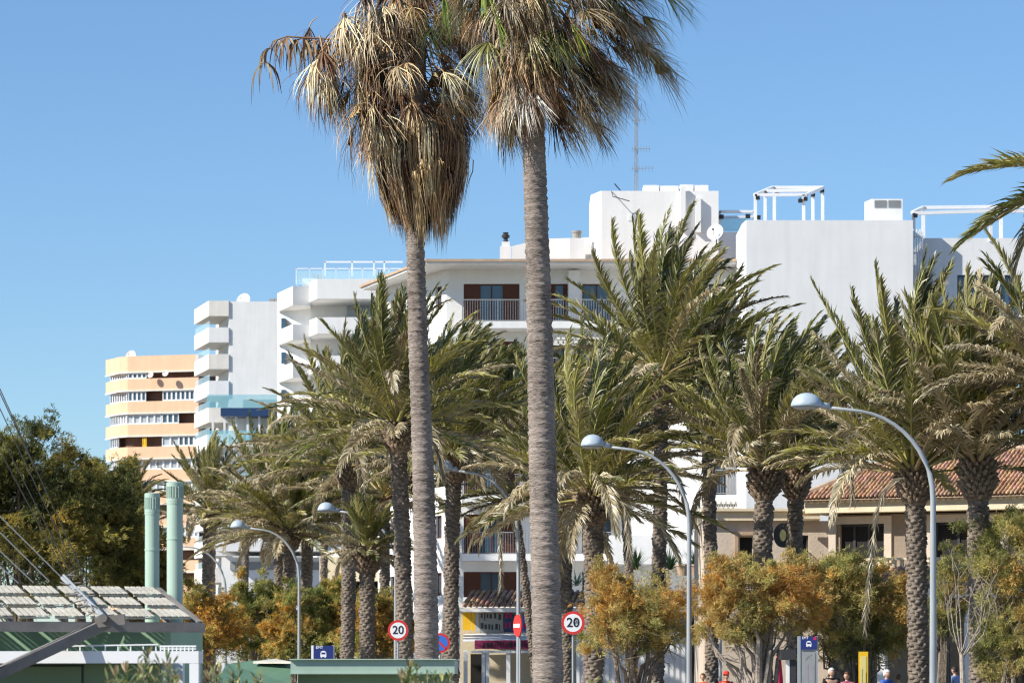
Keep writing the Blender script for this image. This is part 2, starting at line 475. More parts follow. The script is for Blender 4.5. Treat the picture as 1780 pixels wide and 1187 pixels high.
def glyphs(mb, rng, x0, x1, z0, z1, y):
    """blurred unreadable sign marks"""
    x = x0
    while x < x1:
        w_ = rng.uniform(0.04, 0.12); mb.box(x, x+w_, y-0.004, y, z0+rng.uniform(0, (z1-z0)*0.3), z1-rng.uniform(0, (z1-z0)*0.3)); x += w_+rng.uniform(0.04, 0.09)

# ------------------------------------------------------------------ centre apartment building (front at 178 m)
YF = 178.0; YW = 179.8
apt = thing('apartment_building', (X(1000, YF), YF, 0), 'white apartment block with brown louvred shutters, railed balconies and a wide sandstone eave', 'building')
zs = [Z(558+101*k, YF) for k in range(7)]
LC = (X(776, YW), YW); RC = (X(1298, YW), YW); LF = (X(657, 189.5), 189.5)
zroof = Z(459, YF-0.6)
holes = []
wins = []
for k in range(6):
    zb = zs[k]; zt = zb + 2.12
    for (p0, p1, sh, ml) in ((806, 903, 1, 1), (957, 987, 1, 0), (1012, 1062, 0, 1), (1232, 1262, 0, 1)):
        if k >= 2 and p0 == 957: continue
        x0, x1 = X(p0, YW), X(p1, YW)
        holes.append((x0-LC[0], x1-LC[0], zb+0.03, zt)); wins.append((x0, x1, zb+0.03, zt, sh, ml, k, p0))
    if k in (3, 4):
        for (p0, p1) in ((1158, 1190), (1100, 1130)):
            x0, x1 = X(p0, YW), X(p1, YW)
            holes.append((x0-LC[0], x1-LC[0], zb+0.9, zt)); wins.append((x0, x1, zb+0.9, zt, 0, 1, k, p0))
wm = MB()
wall(wm, LC, RC, 0, zroof, 0.3, holes)
dl = Vector((LC[0]-LF[0], LC[1]-LF[1])); DL = dl.length; dl /= DL
sholes = [(DL-1.6, DL-0.7, zs[k]+0.9, zs[k]+2.1) for k in range(6)] + [(2.0, 3.2, zs[k]+0.9, zs[k]+2.1) for k in range(6)]
wall(wm, LF, LC, 0, zroof, 0.3, sholes)
wm.prism([(LC[0]+0.5, LC[1]+1.5), (RC[0], LC[1]+1.5), (RC[0], LC[1]+9), (LF[0]+1, LC[1]+9.5)], 0, zroof-0.05)
wm.box(X(1298, YW)-0.3, RC[0], YF+0.35, YW, 0, zroof)
wm.build('wall', M['white'], apt)
for (x0, x1, z0, z1, sh, ml, k, p0) in wins:
    window(apt, x0, x1, z0, z1, YW, M['brown'], M['glass'], sh, ml)
for (s0, s1, z0, z1) in sholes:
    ax, ay = LF[0]+dl.x*s0, LF[1]+dl.y*s0
    window(apt, ax, ax+(s1-s0), z0, z1, ay, M['brown'], M['glass'], 0, 1, d=(dl.x, dl.y))
pl = MB(); 
for k in range(2): pl.box(X(988, YW), X(1008, YW), YF+1.2, YW-0.003, zs[k], zs[k]+2.75)
pl.build('pilaster', M['white'], apt)
# roof slab with eave following the oblique side
def eave_poly(o):
    return [(LC[0]-1.0-o*0.3, YF-0.7-o), (X(1294, YF), YF-0.7-o), (X(1294, YF), YW+8.5), (LF[0]-0.4, YW+9.8), (LF[0]-0.9-o, LF[1]-0.3)]
rf = MB(); rf.prism(eave_poly(0), zroof, Z(456, YF-0.6)+0.02)
ro = rf.build('roof', M['white'], apt)
ev = MB(); ev.prism(eave_poly(0.12), Z(456, YF-0.6)+0.022, Z(451, YF-0.6)); ev.build('roof_edge', M['eave'], ro)
for k in range(6):
    zb = zs[k]
    if k == 5: continue
    b = MB(); b.box(X(803, YF), X(1088, YF), YF, YW-0.004, zb-0.36, zb-0.005)
    bo = b.build('balcony', M['white'], apt)
    r = MB(); zt = zb+1.13
    railing(r, (X(804, YF), YF+0.06), (X(1085, YF), YF+0.06), zb, zt)
    railing(r, (X(804, YF), YF+0.12), (X(804, YF), YW-0.1), zb, zt)
    r.build('railing', M['rail'], bo)
# balcony pots and table on the top balcony
bt = thing('potted_plant', (X(820, YF+1), YF+1, zs[0]), 'dry potted plant behind the top floor railing', 'plant')
pm = MB(); pm.lathe((X(820, YF+1), YF+1, zs[0]), [(0.13, 0), (0.18, 0.32)], 12); pm.build('pot', M['tile'] if False else M['eave'], bt)
# lattice screens
for (p0, p1, q0, q1, Y) in ((962, 1083, 570, 598, YF+0.25), (1207, 1300, 868, 888, YF-2)):
    ls = MB(); x0, x1, z0, z1 = X(p0, Y), X(p1, Y), Z(q1, Y), Z(q0, Y)
    nx = int((x1-x0)/0.24); nz = max(2, int((z1-z0)/0.2))
    for i in range(nx):
        for j in range(nz):
            cx = x0+(i+0.5+0.5*(j % 2))*(x1-x0)/nx; cz = z0+(j+0.5)*(z1-z0)/nz
            ls.prism([(cx-0.085, Y), (cx+0.085, Y), (cx+0.085, Y+0.07), (cx-0.085, Y+0.07)], cz-0.075, cz+0.075)
    ls.box(x0, x1, Y+0.005, Y+0.065, z0-0.06, z0+0.02); ls.box(x0, x1, Y+0.005, Y+0.065, z1-0.02, z1+0.06)
    for i in range(0, nx*2, 1):
        cx = x0+i*(x1-x0)/nx/2; ls.box(cx-0.012, cx+0.012, Y+0.03, Y+0.05, z0, z1)
    ls.build('lattice_screen', M['rawwhite'], apt)
# plain white wing right of the balconies, small railed balcony low down
wg = MB(); wg.box(X(1090, YF), X(1228, YF), YF+0.2, YW-0.003, 0, Z(600, YF)); wg.box(X(1060, YF-2), X(1226, YF-2), YF-2, YF+0.19, Z(980, YF-2), Z(930, YF-2))
wg.build('side_wing', M['white'], apt)
b = MB(); b.box(X(1228, YF), X(1297, YF), YF-1.2, YW-0.004, Z(865, YF)-0.25, Z(862, YF)); bo = b.build('balcony', M['white'], apt)
r = MB(); railing(r, (X(1232, YF), YF-1.1), (X(1296, YF), YF-1.1), Z(860, YF), Z(818, YF)); r.build('railing', M['rail'], bo)

# chimneys and low gabled roof storey
gs = MB(); Y0, Y1 = YF+4, YF+8
gs.add([(X(890,Y0),Y0,Z(452,Y0)),(X(1030,Y0),Y0,Z(452,Y0)),(X(1030,Y0),Y0,Z(413,Y0)),(X(945,Y0),Y0,Z(415,Y0)),(X(890,Y0),Y0,Z(428,Y0)),
        (X(890,Y0),Y1,Z(452,Y0)),(X(1030,Y0),Y1,Z(452,Y0)),(X(1030,Y0),Y1,Z(413,Y0)),(X(945,Y0),Y1,Z(415,Y0)),(X(890,Y0),Y1,Z(428,Y0))],
       [(0,1,2,3,4),(9,8,7,6,5),(0,5,6,1),(1,6,7,2),(2,7,8,3),(3,8,9,4),(4,9,5,0)])
gs.build('attic', M['white'], apt)
c = MB(); Y = YF+2.5; c.prism([(X(869,Y),Y),(X(889,Y),Y),(X(889,Y),Y+.6),(X(869,Y),Y+.6)], Z(454,Y), Z(428,Y)); c.box(X(872,Y),X(886,Y),Y+.05,Y+.5,Z(428,Y)+.002,Z(420,Y))
co = c.build('chimney', M['white'], apt)
c = MB(); c.lathe((X(879,Y),Y+.25,Z(420,Y)), [(.13,0.003),(.11,.2),(.2,.22),(.22,.35),(.12,.42),(.16,.5)], 12); c.build('chimney_pot', M['darkmetal'], co)
c = MB(); Y = YF+2.8; c.box(X(990,Y),X(1016,Y),Y,Y+.8,Z(452,Y),Z(414,Y)); co = c.build('chimney', M['white2'], apt)
c = MB(); c.lathe((X(1003,Y),Y+.4,Z(414,Y)), [(.22,0.003),(.24,.3),(.27,.32),(.27,.42)], 14); c.build('chimney_pot', M['conc'], co)

# stair tower on the roof
YT = YF+2.3
tw = thing('roof_tower', (X(1146,YT), YT, Z(452,YT)), 'big white windowless stair tower standing on the roof of the shuttered apartment block', 'roof tower')
t = MB(); t.prism([(X(1045,YT),YT),(X(1249,YT),YT),(X(1249,YT),YT+5),(X(1045,YT)-0.5,YT+5),(X(1027,YT+1.6),YT+1.6)], Z(452,YT), Z(332,YT))
t.build('wall', M['white'], tw)
t = MB()
for p0, p1, q in ((1119, 1146, 320), (1148, 1180, 321), (1183, 1206, 319), (1208, 1232, 320)):
    t.box(X(p0,YT), X(p1,YT), YT+0.4, YT+1.6, Z(332,YT)+0.002, Z(q,YT))
t.build('roof_box', M['white'], tw)
for px, q0, q1, r_ in ((1187, 326, 400, 0.13), (1213, 345, 405, 0.15)):
    t = MB(); t.box(X(px,YT)-r_, X(px,YT)+r_, YT-0.26, YT-0.002, Z(q1,YT), Z(q0,YT)); t.build('flue', M['white'], tw)
t = MB(); t.box(X(1092,YT), X(1103,YT), YT-0.03, YT-0.002, Z(384,YT), Z(374,YT)); t.build('vent_cover', M['white2'], tw)
t = MB(); t.tube([(X(1063,YT),YT-0.02,Z(333,YT)),(X(1065,YT),YT-0.5,Z(344,YT)),(X(1094,YT),YT-0.25,Z(351,YT))], 0.025, 6)
t.tube([(X(1068,YT),YT-0.1,Z(320,YT)),(X(1078,YT),YT,Z(331,YT))], 0.03, 6); t.build('cable_bracket', M['darkmetal'], tw)

YA = YT-0.5
an = thing('antenna_mast', (X(1107,YA), YA, Z(334,YA)), 'tall thin lattice antenna mast with two pairs of crossbars on the roof tower', 'antenna')
t = MB(); zb, zt = Z(334,YA), Z(140,YA); xx = X(1107,YA)
for dx, dy in ((-.09,0),(.09,0),(0,.13)): t.tube([(xx+dx,YA+1.0+dy,zb),(xx+dx*.6,YA+1.0+dy,zt)], 0.02, 5)
nz = 26
for k in range(nz):
    za = zb+(zt-zb)*k/nz; zc = zb+(zt-zb)*(k+1)/nz; s_ = 1 if k % 2 else -1
    t.bar((xx-.09*s_,YA+1,za),(xx+.09*s_,YA+1,zc),.02,.02); 
t.build('mast', M['rail'], an)
for q, n_, ln in ((255, 7, 0.75), (289, 7, 0.9), (205, 3, 0.5)):
    t = MB(); z_ = Z(q,YA); t.bar((xx-0.25,YA+0.9,z_),(xx+ln,YA+0.9,z_+.03),.025,.025)
    for k in range(n_):
        x_ = xx-.2+(ln+.15)*k/(n_-1); t.bar((x_,YA+.9,z_-.16),(x_,YA+.9,z_+.17),.018,.018); t.bar((x_,YA+.7,z_),(x_,YA+1.1,z_),.018,.018)
    t.build('antenna_array', M['rail'], an)

def dish(px, py, Y, r, label, m=M['white'], tilt=0.25):
    o = thing('satellite_dish', P(px, py+r*F/Y*1.3, Y), label, 'satellite dish')
    c_ = P(px, py, Y); d = MB()
    prof = [(r*k/6, 0.25*r*(k/6)**2) for k in range(7)]
    n = Vector((-0.45, -1, 0.15+tilt)).normalized(); a = n.cross(Vector((0,0,1))).normalized(); bb = a.cross(n)
    seg = 24; vs = []; fs = []
    for rr, h in prof:
        for k in range(seg):
            an_ = 2*math.pi*k/seg; vs.append(c_ + (a*math.cos(an_)+bb*math.sin(an_))*max(rr, .01) + n*h)
    for i in range(6):
        for k in range(seg): fs.append((i*seg+k, i*seg+(k+1)%seg, (i+1)*seg+(k+1)%seg, (i+1)*seg+k))
    d.add(vs, fs); d.build('dish_plate', m, o, smooth=True)
    d = MB(); d.tube([c_-n*.02, c_-n*.15-Vector((0,0,r*.6)), c_-n*.1-Vector((0,0,r*1.3))], .03, 6); d.build('bracket', M['darkmetal'], o)
    d = MB(); d.tube([c_-bb*r*.9+n*.1*r, c_+n*r*.9], .015, 5); d.box(*(lambda q: (q.x-.05,q.x+.05,q.y-.05,q.y+.05,q.z-.05,q.z+.05))(c_+n*r*.9)); d.build('receiver_arm', M['darkmetal'], o)
dish(1244, 405, YF+1.0, 0.45, 'white satellite dish at the right foot of the roof tower')
# terrace beams and glass between tower and right block
tg = thing('roof_terrace_frame', P(1275, 405, YF+3), 'white beam frame with turquoise glass balustrade between roof tower and blank white wall', 'terrace frame')
t = MB(); Y = YF+3
t.bar(P(1250,368,Y), P(1314,368,Y), .14, .14); t.bar(P(1250,378,Y+2), P(1314,377,Y+2), .12, .12)
for px in (1251, 1311): t.bar(P(px,368,Y), P(px,452,Y), .14, .14)
t.build('frame', M['beam_white'], tg)
t = MB(); t.box(X(1253,Y), X(1300,Y), Y-0.02, Y, Z(402,Y), Z(380,Y)); t.build('glass_panel', M['teal'], tg)
t = MB(); t.box(X(1249,Y), X(1305,Y), Y-0.2, Y+3, Z(458,Y), Z(404,Y)); t.build('parapet', M['white'], tg)
t = MB()
for px, py in ((1254,373),(1300,372),(1318,374)): 
    q = P(px,py+4,Y-.2); t.box(q.x-.12,q.x+.12,q.y-.12,q.y+.12,q.z-.1,q.z+.1)
t.build('spotlight', M['black'], tg)

# ------------------------------------------------------------------ blank white building on the right
YB = 172.0
bb_ = thing('blank_walled_building', (X(1440,YB), YB, 0), 'large white building whose blank rough wall faces the camera', 'building')
t = MB(); t.prism([(X(1297,YB),YB),(X(1587,YB),YB),(X(1587,YB),YB+6),(X(1290,YB+1.3),YB+6),(X(1290,YB+1.3),YB+1.3)], 0, Z(383,YB)); t.build('wall', M['white2'], bb_)
t = MB(); t.box(X(1320,YB)+.3, X(1500,YB), YB+1, YB+1.3, Z(383,YB)+.002, Z(380,YB)); t.build('parapet', M['white'], bb_)
Y2 = YB+3.5
t = MB(); wall(t, (X(1606,Y2),Y2), (X(1990,Y2),Y2), 0, Z(414,Y2), 0.3, [(X(1664,Y2)-X(1606,Y2), X(1722,Y2)-X(1606,Y2), Z(546,Y2), Z(478,Y2)), (X(1735,Y2)-X(1606,Y2), X(1775,Y2)-X(1606,Y2), Z(546,Y2), Z(478,Y2))])
t.box(X(1606,Y2), X(1990,Y2), Y2+1.2, Y2+8, 0, Z(414,Y2)-.01)
t.build('rear_wall', M['white2'], bb_)
window(bb_, X(1664,Y2), X(1722,Y2), Z(546,Y2), Z(478,Y2), Y2, M['navy'], M['glass'], 0, 2)
window(bb_, X(1735,Y2), X(1775,Y2), Z(546,Y2), Z(478,Y2), Y2, M['navy'], M['glass'], 0, 1)
t = MB(); t.box(X(1722,Y2), X(1733,Y2), Y2-1.2, Y2-.9, Z(700,Y2), Z(470,Y2)); t.box(X(1640,Y2), X(1990,Y2), Y2-1.25, Y2-.002, Z(560,Y2), Z(549,Y2)); t.build('canopy_frame', M['white'], bb_)
t = MB()
for (q0,q1) in ((690,704),(764,782)):
    t.box(X(1610,Y2), X(1990,Y2), Y2-1.4, Y2-.003, Z(q1,Y2), Z(q0,Y2))
t.build('balcony', M['white'], bb_)
t = MB(); 
for (q0,q1) in ((650,690),(724,764)): t.box(X(1612,Y2), X(1990,Y2), Y2-1.38, Y2-1.35, Z(q1,Y2)+.01, Z(q0,Y2))
t.build('glass_balustrade', M['teal'], bb_)
lf = thing('louvre_fence', P(1596, 470, Y2), 'white louvred fence in the gap between the two blank walls on the right', 'fence')
t = MB()
for k in range(7):
    px = 1587.5+k*2.9; x_ = X(px, YB+2); t.bar((x_,YB+2,Z(470+k*2,YB+2)), (x_+.03,YB+2.2,Z(398+(k%2)*4,YB+2)), .05, .16)
t.build('slats', M['beam_white'], lf)
t = MB(); 
for q in (412, 440, 462): t.bar(P(1586,q,YB+2.4), P(1607,q,YB+2.4), .05, .08)
t.box(X(1586,Y2), X(1607,Y2), Y2, Y2+.2, 0, Z(462,Y2)); t.build('rail', M['white2'], lf)

def frame_pergola(label, lines, Y, spots, beam=.15):
    o = thing('rooftop_pergola', P(lines[0][0], lines[0][1], Y), label, 'pergola')
    t = MB()
    for x0, y0, d0, x1, y1, d1 in lines: t.bar(P(x0,y0,Y+d0), P(x1,y1,Y+d1), beam, beam)
    t.build('frame', M['beam_white'], o)
    for px, py, dd in spots:
        q = P(px, py, Y+dd); s_ = MB(); s_.box(q.x-.1,q.x+.1,q.y-.16,q.y+.1,q.z-.1,q.z+.08); s_.tube([q+Vector((0,0,.05)),q+Vector((0,0,.2))], .02, 5); s_.build('spotlight', M['black'], o)
    return o
YP = YB+2
frame_pergola('white square rooftop pergola with six posts on the left end of the blank wall',
  [(1312,339,0,1343,326,4),(1343,326,4,1431,326,4),(1312,339,0,1402,338.5,0),(1402,338.5,0,1431,326,4),
   (1313,338,0,1313,384,0),(1330,333,2,1330,384,2),(1346,327,4,1346,384,4),(1397,339,0,1397,384,0),(1413,333,2,1413,384,2),(1430,327,4,1430,384,4),(1327,332,2,1417,331,2)],
  YP, [(1317,344,0),(1331,338,2),(1351,337,4),(1391,349,0),(1400,346,0),(1413,339,2),(1429,332,4)])
frame_pergola('long white rooftop pergola frame above the lower wall near the right edge',
  [(1586,370,0,1605,361,3),(1605,361,3,1800,359,3),(1586,371,0,1722,367,0),(1722,367,0,1745,360,3),(1722,367,0,1850,367,0),
   (1588,371,0,1588,415,0),(1605,361,3,1605,420,3),(1722,368,0,1722,420,0),(1740,361,3,1740,420,3)],
  YP+1.5, [(1591,375,0),(1717,372,0),(1726,372,0),(1719,384,0)], .17)
ac = thing('air_conditioning_unit', P(1535, 384, YP), 'boxy white air conditioning unit with two grilles on top of the blank wall', 'air conditioner')
t = MB(); t.prism([(X(1516,YP),YP),(X(1569,YP),YP),(X(1569,YP),YP+1.2),(X(1504,YP+.9),YP+1.2)], Z(384,YP), Z(346,YP)); t.build('body', M['white'], ac)
for p0, p1 in ((1520, 1541), (1544, 1565)):
    t = MB()
    for k in range(7): z_ = Z(361,YP)+k*.055; t.box(X(p0,YP), X(p1,YP), YP-.03, YP-.002, z_, z_+.03)
    t.build('grille', M['rail'], ac)

# ------------------------------------------------------------------ far apartment blocks on the left
def poly_off(pts, o):
    out = []
    for i, p in enumerate(pts):
        a = Vector(pts[max(i-1,0)]); b = Vector(pts[min(i+1,len(pts)-1)]); d = (b-a).normalized(); n = Vector((d.y, -d.x))
        out.append((p[0]+n.x*o, p[1]+n.y*o))
    return out
def run(mb, pts, o0, o1, z0, z1, mi=None):
    a = poly_off(pts, o0); b = poly_off(pts, o1)
    for i in range(len(pts)-1): mb.prism([b[i], b[i+1], a[i+1], a[i]], z0, z1, mi)

# orange block: curved left corner, bands of parapet and glazing
ob = thing('orange_apartment_building', (X(260,452), 452, 0), 'apricot orange apartment tower with rounded corner and bands of glazed balconies', 'building')
path = [(X(p,y), y) for p, y in ((184,459.5),(208,454.8),(222,453.8),(345,451))]
zt0 = Z(617, 452)
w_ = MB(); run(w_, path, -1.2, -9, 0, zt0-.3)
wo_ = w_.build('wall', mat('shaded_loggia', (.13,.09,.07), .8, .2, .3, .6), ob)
bw = MB(); per = 39.6*452/F
tops = [zt0 - k*per for k in range(14)]
for k, zt in enumerate(tops):
    h = (28 if k == 0 else 20.5)*452/F
    if k == 0: run(bw, path, 0, -9, zt-h, zt)
    else: run(bw, path, 0, -1.25, zt-h, zt)
    run(bw, path, 0.12, -.002, zt-h-.12, zt-h+.06, 1)
bw.build('parapet_band', [M['orange'], M['rawwhite']], ob)
rng = random.Random(5)
def seg_pt(px):
    for (a, b) in zip(path[:-1], path[1:]):
        # solve for the point of segment seen at px
        k = (px-CX)/F; dx, dy = b[0]-a[0], b[1]-a[1]; den = dx-k*dy
        if abs(den) < 1e-6: continue
        t_ = (k*a[1]-a[0])/den
        if -1e-6 <= t_ <= 1+1e-6: return (a[0]+dx*t_, a[1]+dy*t_)
    return path[-1]
pat = [ [('g',190,222),('g',222,254),('d',254,345)],
        [('g',190,222),('g',222,253),('d',253,282),('g',282,345)],
        [('g',190,203),('g',204,218),('c',219,280),('g',281,310),('d',310,345)],
        [('g',190,204),('d',206,247),('y',247,254),('d',254,281),('c',281,310),('g',310,345)],
        [('g',190,204),('c',210,345)],
        [('g',190,222),('c',222,345)] ]
for k in range(8):
    zt = tops[k]; h = (28 if k == 0 else 20.5)*452/F; z1 = zt-h-.12; z0 = tops[k+1]
    for kind, p0, p1 in pat[k % 6]:
        a, b = seg_pt(p0), seg_pt(p1); d = Vector((b[0]-a[0], b[1]-a[1])); L = d.length; d.normalize(); n = Vector((-d.y, d.x))
        if kind == 'd': continue
        fr = MB(); gl = MB()
        def q(s, v): return (a[0]+d.x*s+n.x*v, a[1]+d.y*s+n.y*v)
        def bx(mb, s0, s1, v0, v1, za, zb): mb.prism([q(s0,v0),q(s1,v0),q(s1,v1),q(s0,v1)], za, zb)
        nn = max(2, int(L/(0.62 if kind != 'c' else 0.95)))
        for j in range(nn+1):
            s = L*j/nn; bx(fr, max(0,s-.11), min(L,s+.11), .12, .25, z0, z1)
        bx(fr, 0, L, .1, .24, z0, z0+.16); bx(fr, 0, L, .1, .24, z1-.14, z1)
        fo = fr.build('glazing_frame', M['yellow'] if kind == 'y' else M['beam_white'], ob)
        bx(gl, 0, L, .26, .3, z0, z1); gl.build('pane', M['greyglass'] if (kind == 'c' or rng.random() < .35) else M['glass'], fo)
dish(228, 619, 456, .75, 'big white satellite dish on the roof of the orange block', M['rawwhite'])
dish(262, 652, 452, 0.42, 'left of two small dishes on the top balcony of the orange block', M['rawwhite'])
dish(288, 649, 451, 0.45, 'right of two small dishes on the top balcony of the orange block', M['rawwhite'])

# white tower with stacked corner balconies
def white_tower():
    Yn = 390.0
    o = thing('white_balcony_tower', (X(430,Yn), Yn, 0), 'tall white tower with blank wall and stacked boxy balconies on its left edge', 'building')
    t = MB(); A = (X(398,Yn),Yn); B = (X(500,Yn),Yn)
    t.prism([A, B, (B[0],B[1]+12), (A[0]-2.5,A[1]+12)], 0, Z(524,Yn)); t.build('wall', M['white'], o)
    per = 46.3*Yn/F; zt0 = Z(523,Yn)
    fl = Vector((-2.5, 9.5))
    C = (X(363,Yn), Yn-.2)
    for k in range(14):
        zt = zt0-k*per; h = (26-(0 if k else 0))*Yn/F*(1 if k else 1.02)
        b = MB()
        far = (C[0]+fl.x, C[1]+fl.y)
        b.prism([C, (A[0]-.002, Yn-.2), (A[0]-.002, Yn+9), far], zt-h*1.0, zt-h+.25)
        b.wallseg(C, (A[0]-.002, Yn-.2), zt-h+.252, zt, .2); b.wallseg(far, C, zt-h+.252, zt-.0, .2)
        bo = b.build('balcony', M['white2'] if k % 2 else M['rawwhite'], o)
        g_ = MB(); g_.wallseg((far[0]+.1,far[1]), (C[0]+.08,C[1]+.15), zt+.003, zt+.75, .04); g_.build('glass_rail', M['palglass'], bo) if k else None
        # recessed facade behind the balcony
        if k:
            w2 = MB(); w2.box(A[0]-.25, A[0]-.003, Yn+3, Yn+8.5, zt+.01, zt+per-h-.01); w2.build('window', M['greyglass'], o)
    # lower glass fronted terraces wrapping the gable
    for (q0, q1, f0, f1, mm) in ((690,713,713,727,'navy'), (752,775,775,779,'white'), (826,846,846,850,'white')):
        b = MB(); b.box(X(388 if mm == 'navy' else 364,Yn), X(492,Yn), Yn-3.5, Yn-.21, Z(f1,Yn), Z(f0,Yn)); bo = b.build('terrace', M[mm], o)
        g_ = MB(); g_.box(X(364,Yn), X(492,Yn), Yn-3.5, Yn-3.44, Z(f0,Yn)+.004, Z(q0,Yn)); g_.build('glass_rail', M['teal'], bo)
        g_ = MB(); g_.box(X(425,Yn), X(490,Yn), Yn-2, Yn-.25, Z(f0,Yn)+.01, Z(q0+7,Yn)); g_.build('shutter_box', M['conc'], bo)
        g_ = MB()
        for j in range(6): x_ = X(372+j*20,Yn); g_.box(x_, x_+.25, Yn-3, Yn-2.7, Z(f1,Yn)-2.6, Z(f1,Yn)-.003)
        g_.build('pillar', M['white'], bo)
    c = MB()
    for p, w2 in ((470,8),(478,6)): c.box(X(p-w2/2,Yn), X(p+w2/2,Yn), Yn+2, Yn+4, Z(524,Yn), Z(516,Yn))
    c.build('roof_machinery', M['conc'], o)
    return o
white_tower()
dish(424, 523, 392, 0.85, 'small pale dish on the roof of the white tower with stacked balconies', M['rawwhite'])

def terrace_hotel():
    Yn = 264.0
    o = thing('stepped_white_hotel', (X(590,Yn), Yn, 0), 'bright white stepped hotel block with a glass fenced roof terrace behind the left palms', 'building')
    per = 66*Yn/F
    z0_ = Z(497,Yn)
    t = MB(); pA, pB, pC, pD = (X(483,Yn+4),Yn+4), (X(530,Yn+.5),Yn+.5), (X(548,Yn-.0)-.2,Yn+.7), (X(760,Yn+1),Yn+1)
    hl = []
    base = [(X(482,Yn+7),Yn+7),(X(486,Yn+5),Yn+5),(X(540,Yn+3),Yn+3),(X(760,Yn+3),Yn+3),(X(760,Yn+3),Yn+14),(X(482,Yn+7),Yn+14)]
    t.prism(base, 0, Z(495,Yn)); t.build('wall', M['white'], o)
    for k in range(11):
        zt = z0_-k*per*1.0
        h = 33*Yn/F if k == 0 else 27*Yn/F
        b = MB()
        prof = [(X(482,Yn+5),Yn+5),(X(509,Yn+.5),Yn+.5),(X(538,Yn+.2),Yn+.2),(X(538,Yn+.2)+.1,Yn+.2)]
        b.prism([(X(482,Yn+5),Yn+5),(X(509,Yn),Yn),(X(540,Yn+.6),Yn+.6),(X(540,Yn+2.98),Yn+2.98),(X(490,Yn+4.5),Yn+5.2)], zt-h, zt-.02)
        b.build('corner_balcony', M['white'], o)
        b = MB(); b.prism([(X(538,Yn+.2),Yn+.2),(X(551,Yn-2),Yn-2),(X(760,Yn-2),Yn-2),(X(760,Yn-2),Yn+2.96),(X(538,Yn+.2),Yn+2.96)], zt-h+.25, zt+.30); b.build('balcony', M['white'], o)
        w2 = MB(); w2.box(X(489,Yn+4),X(497,Yn+4),Yn+3.9,Yn+4.6,zt-h-1.5,zt-h-.6); w2.build('window', M['glass'], o)
        w2 = MB(); w2.box(X(600,Yn),X(640,Yn),Yn+2.85,Yn+2.97,zt+per*-1+.6,zt-h+.2); w2.build('terrace_door', M['greyglass'], o)
    r = MB(); 
    r.wallseg((X(515,Yn+1),Yn+1),(X(700,Yn+1),Yn+1), Z(492,Yn), Z(468,Yn), .05); r.wallseg((X(515,Yn+3),Yn+6),(X(515,Yn+1),Yn+1), Z(492,Yn), Z(468,Yn), .05)
    r.build('glass_balustrade', M['palglass'], o)
    r = MB()
    for p in range(515, 701, 23): r.bar(P(p,494,Yn+1.1), P(p,466,Yn+1.1), .07, .07)
    r.bar(P(515,467,Yn+1.1), P(700,467,Yn+1.1), .07, .07)
    for p in (565, 612, 650, 668): r.bar(P(p,480,Yn+4), P(p,455,Yn+4), .12, .12)
    r.bar(P(563,455.5,Yn+4), P(700,455.5,Yn+4), .12, .12)
    r.build('terrace_frame', M['beam_white'], o)
    r = MB(); r.box(X(517,Yn),X(540,Yn),Yn+6,Yn+9,Z(497,Yn),Z(468,Yn)); r.build('roof_hut', M['white'], o)
    r = MB()
    for p in (537,544,551): r.box(X(p-2,Yn),X(p+2,Yn),Yn+6.2,Yn+6.8,Z(468,Yn)+.01,Z(461,Yn))
    r.build('roof_vent', M['conc'], o)
terrace_hotel()

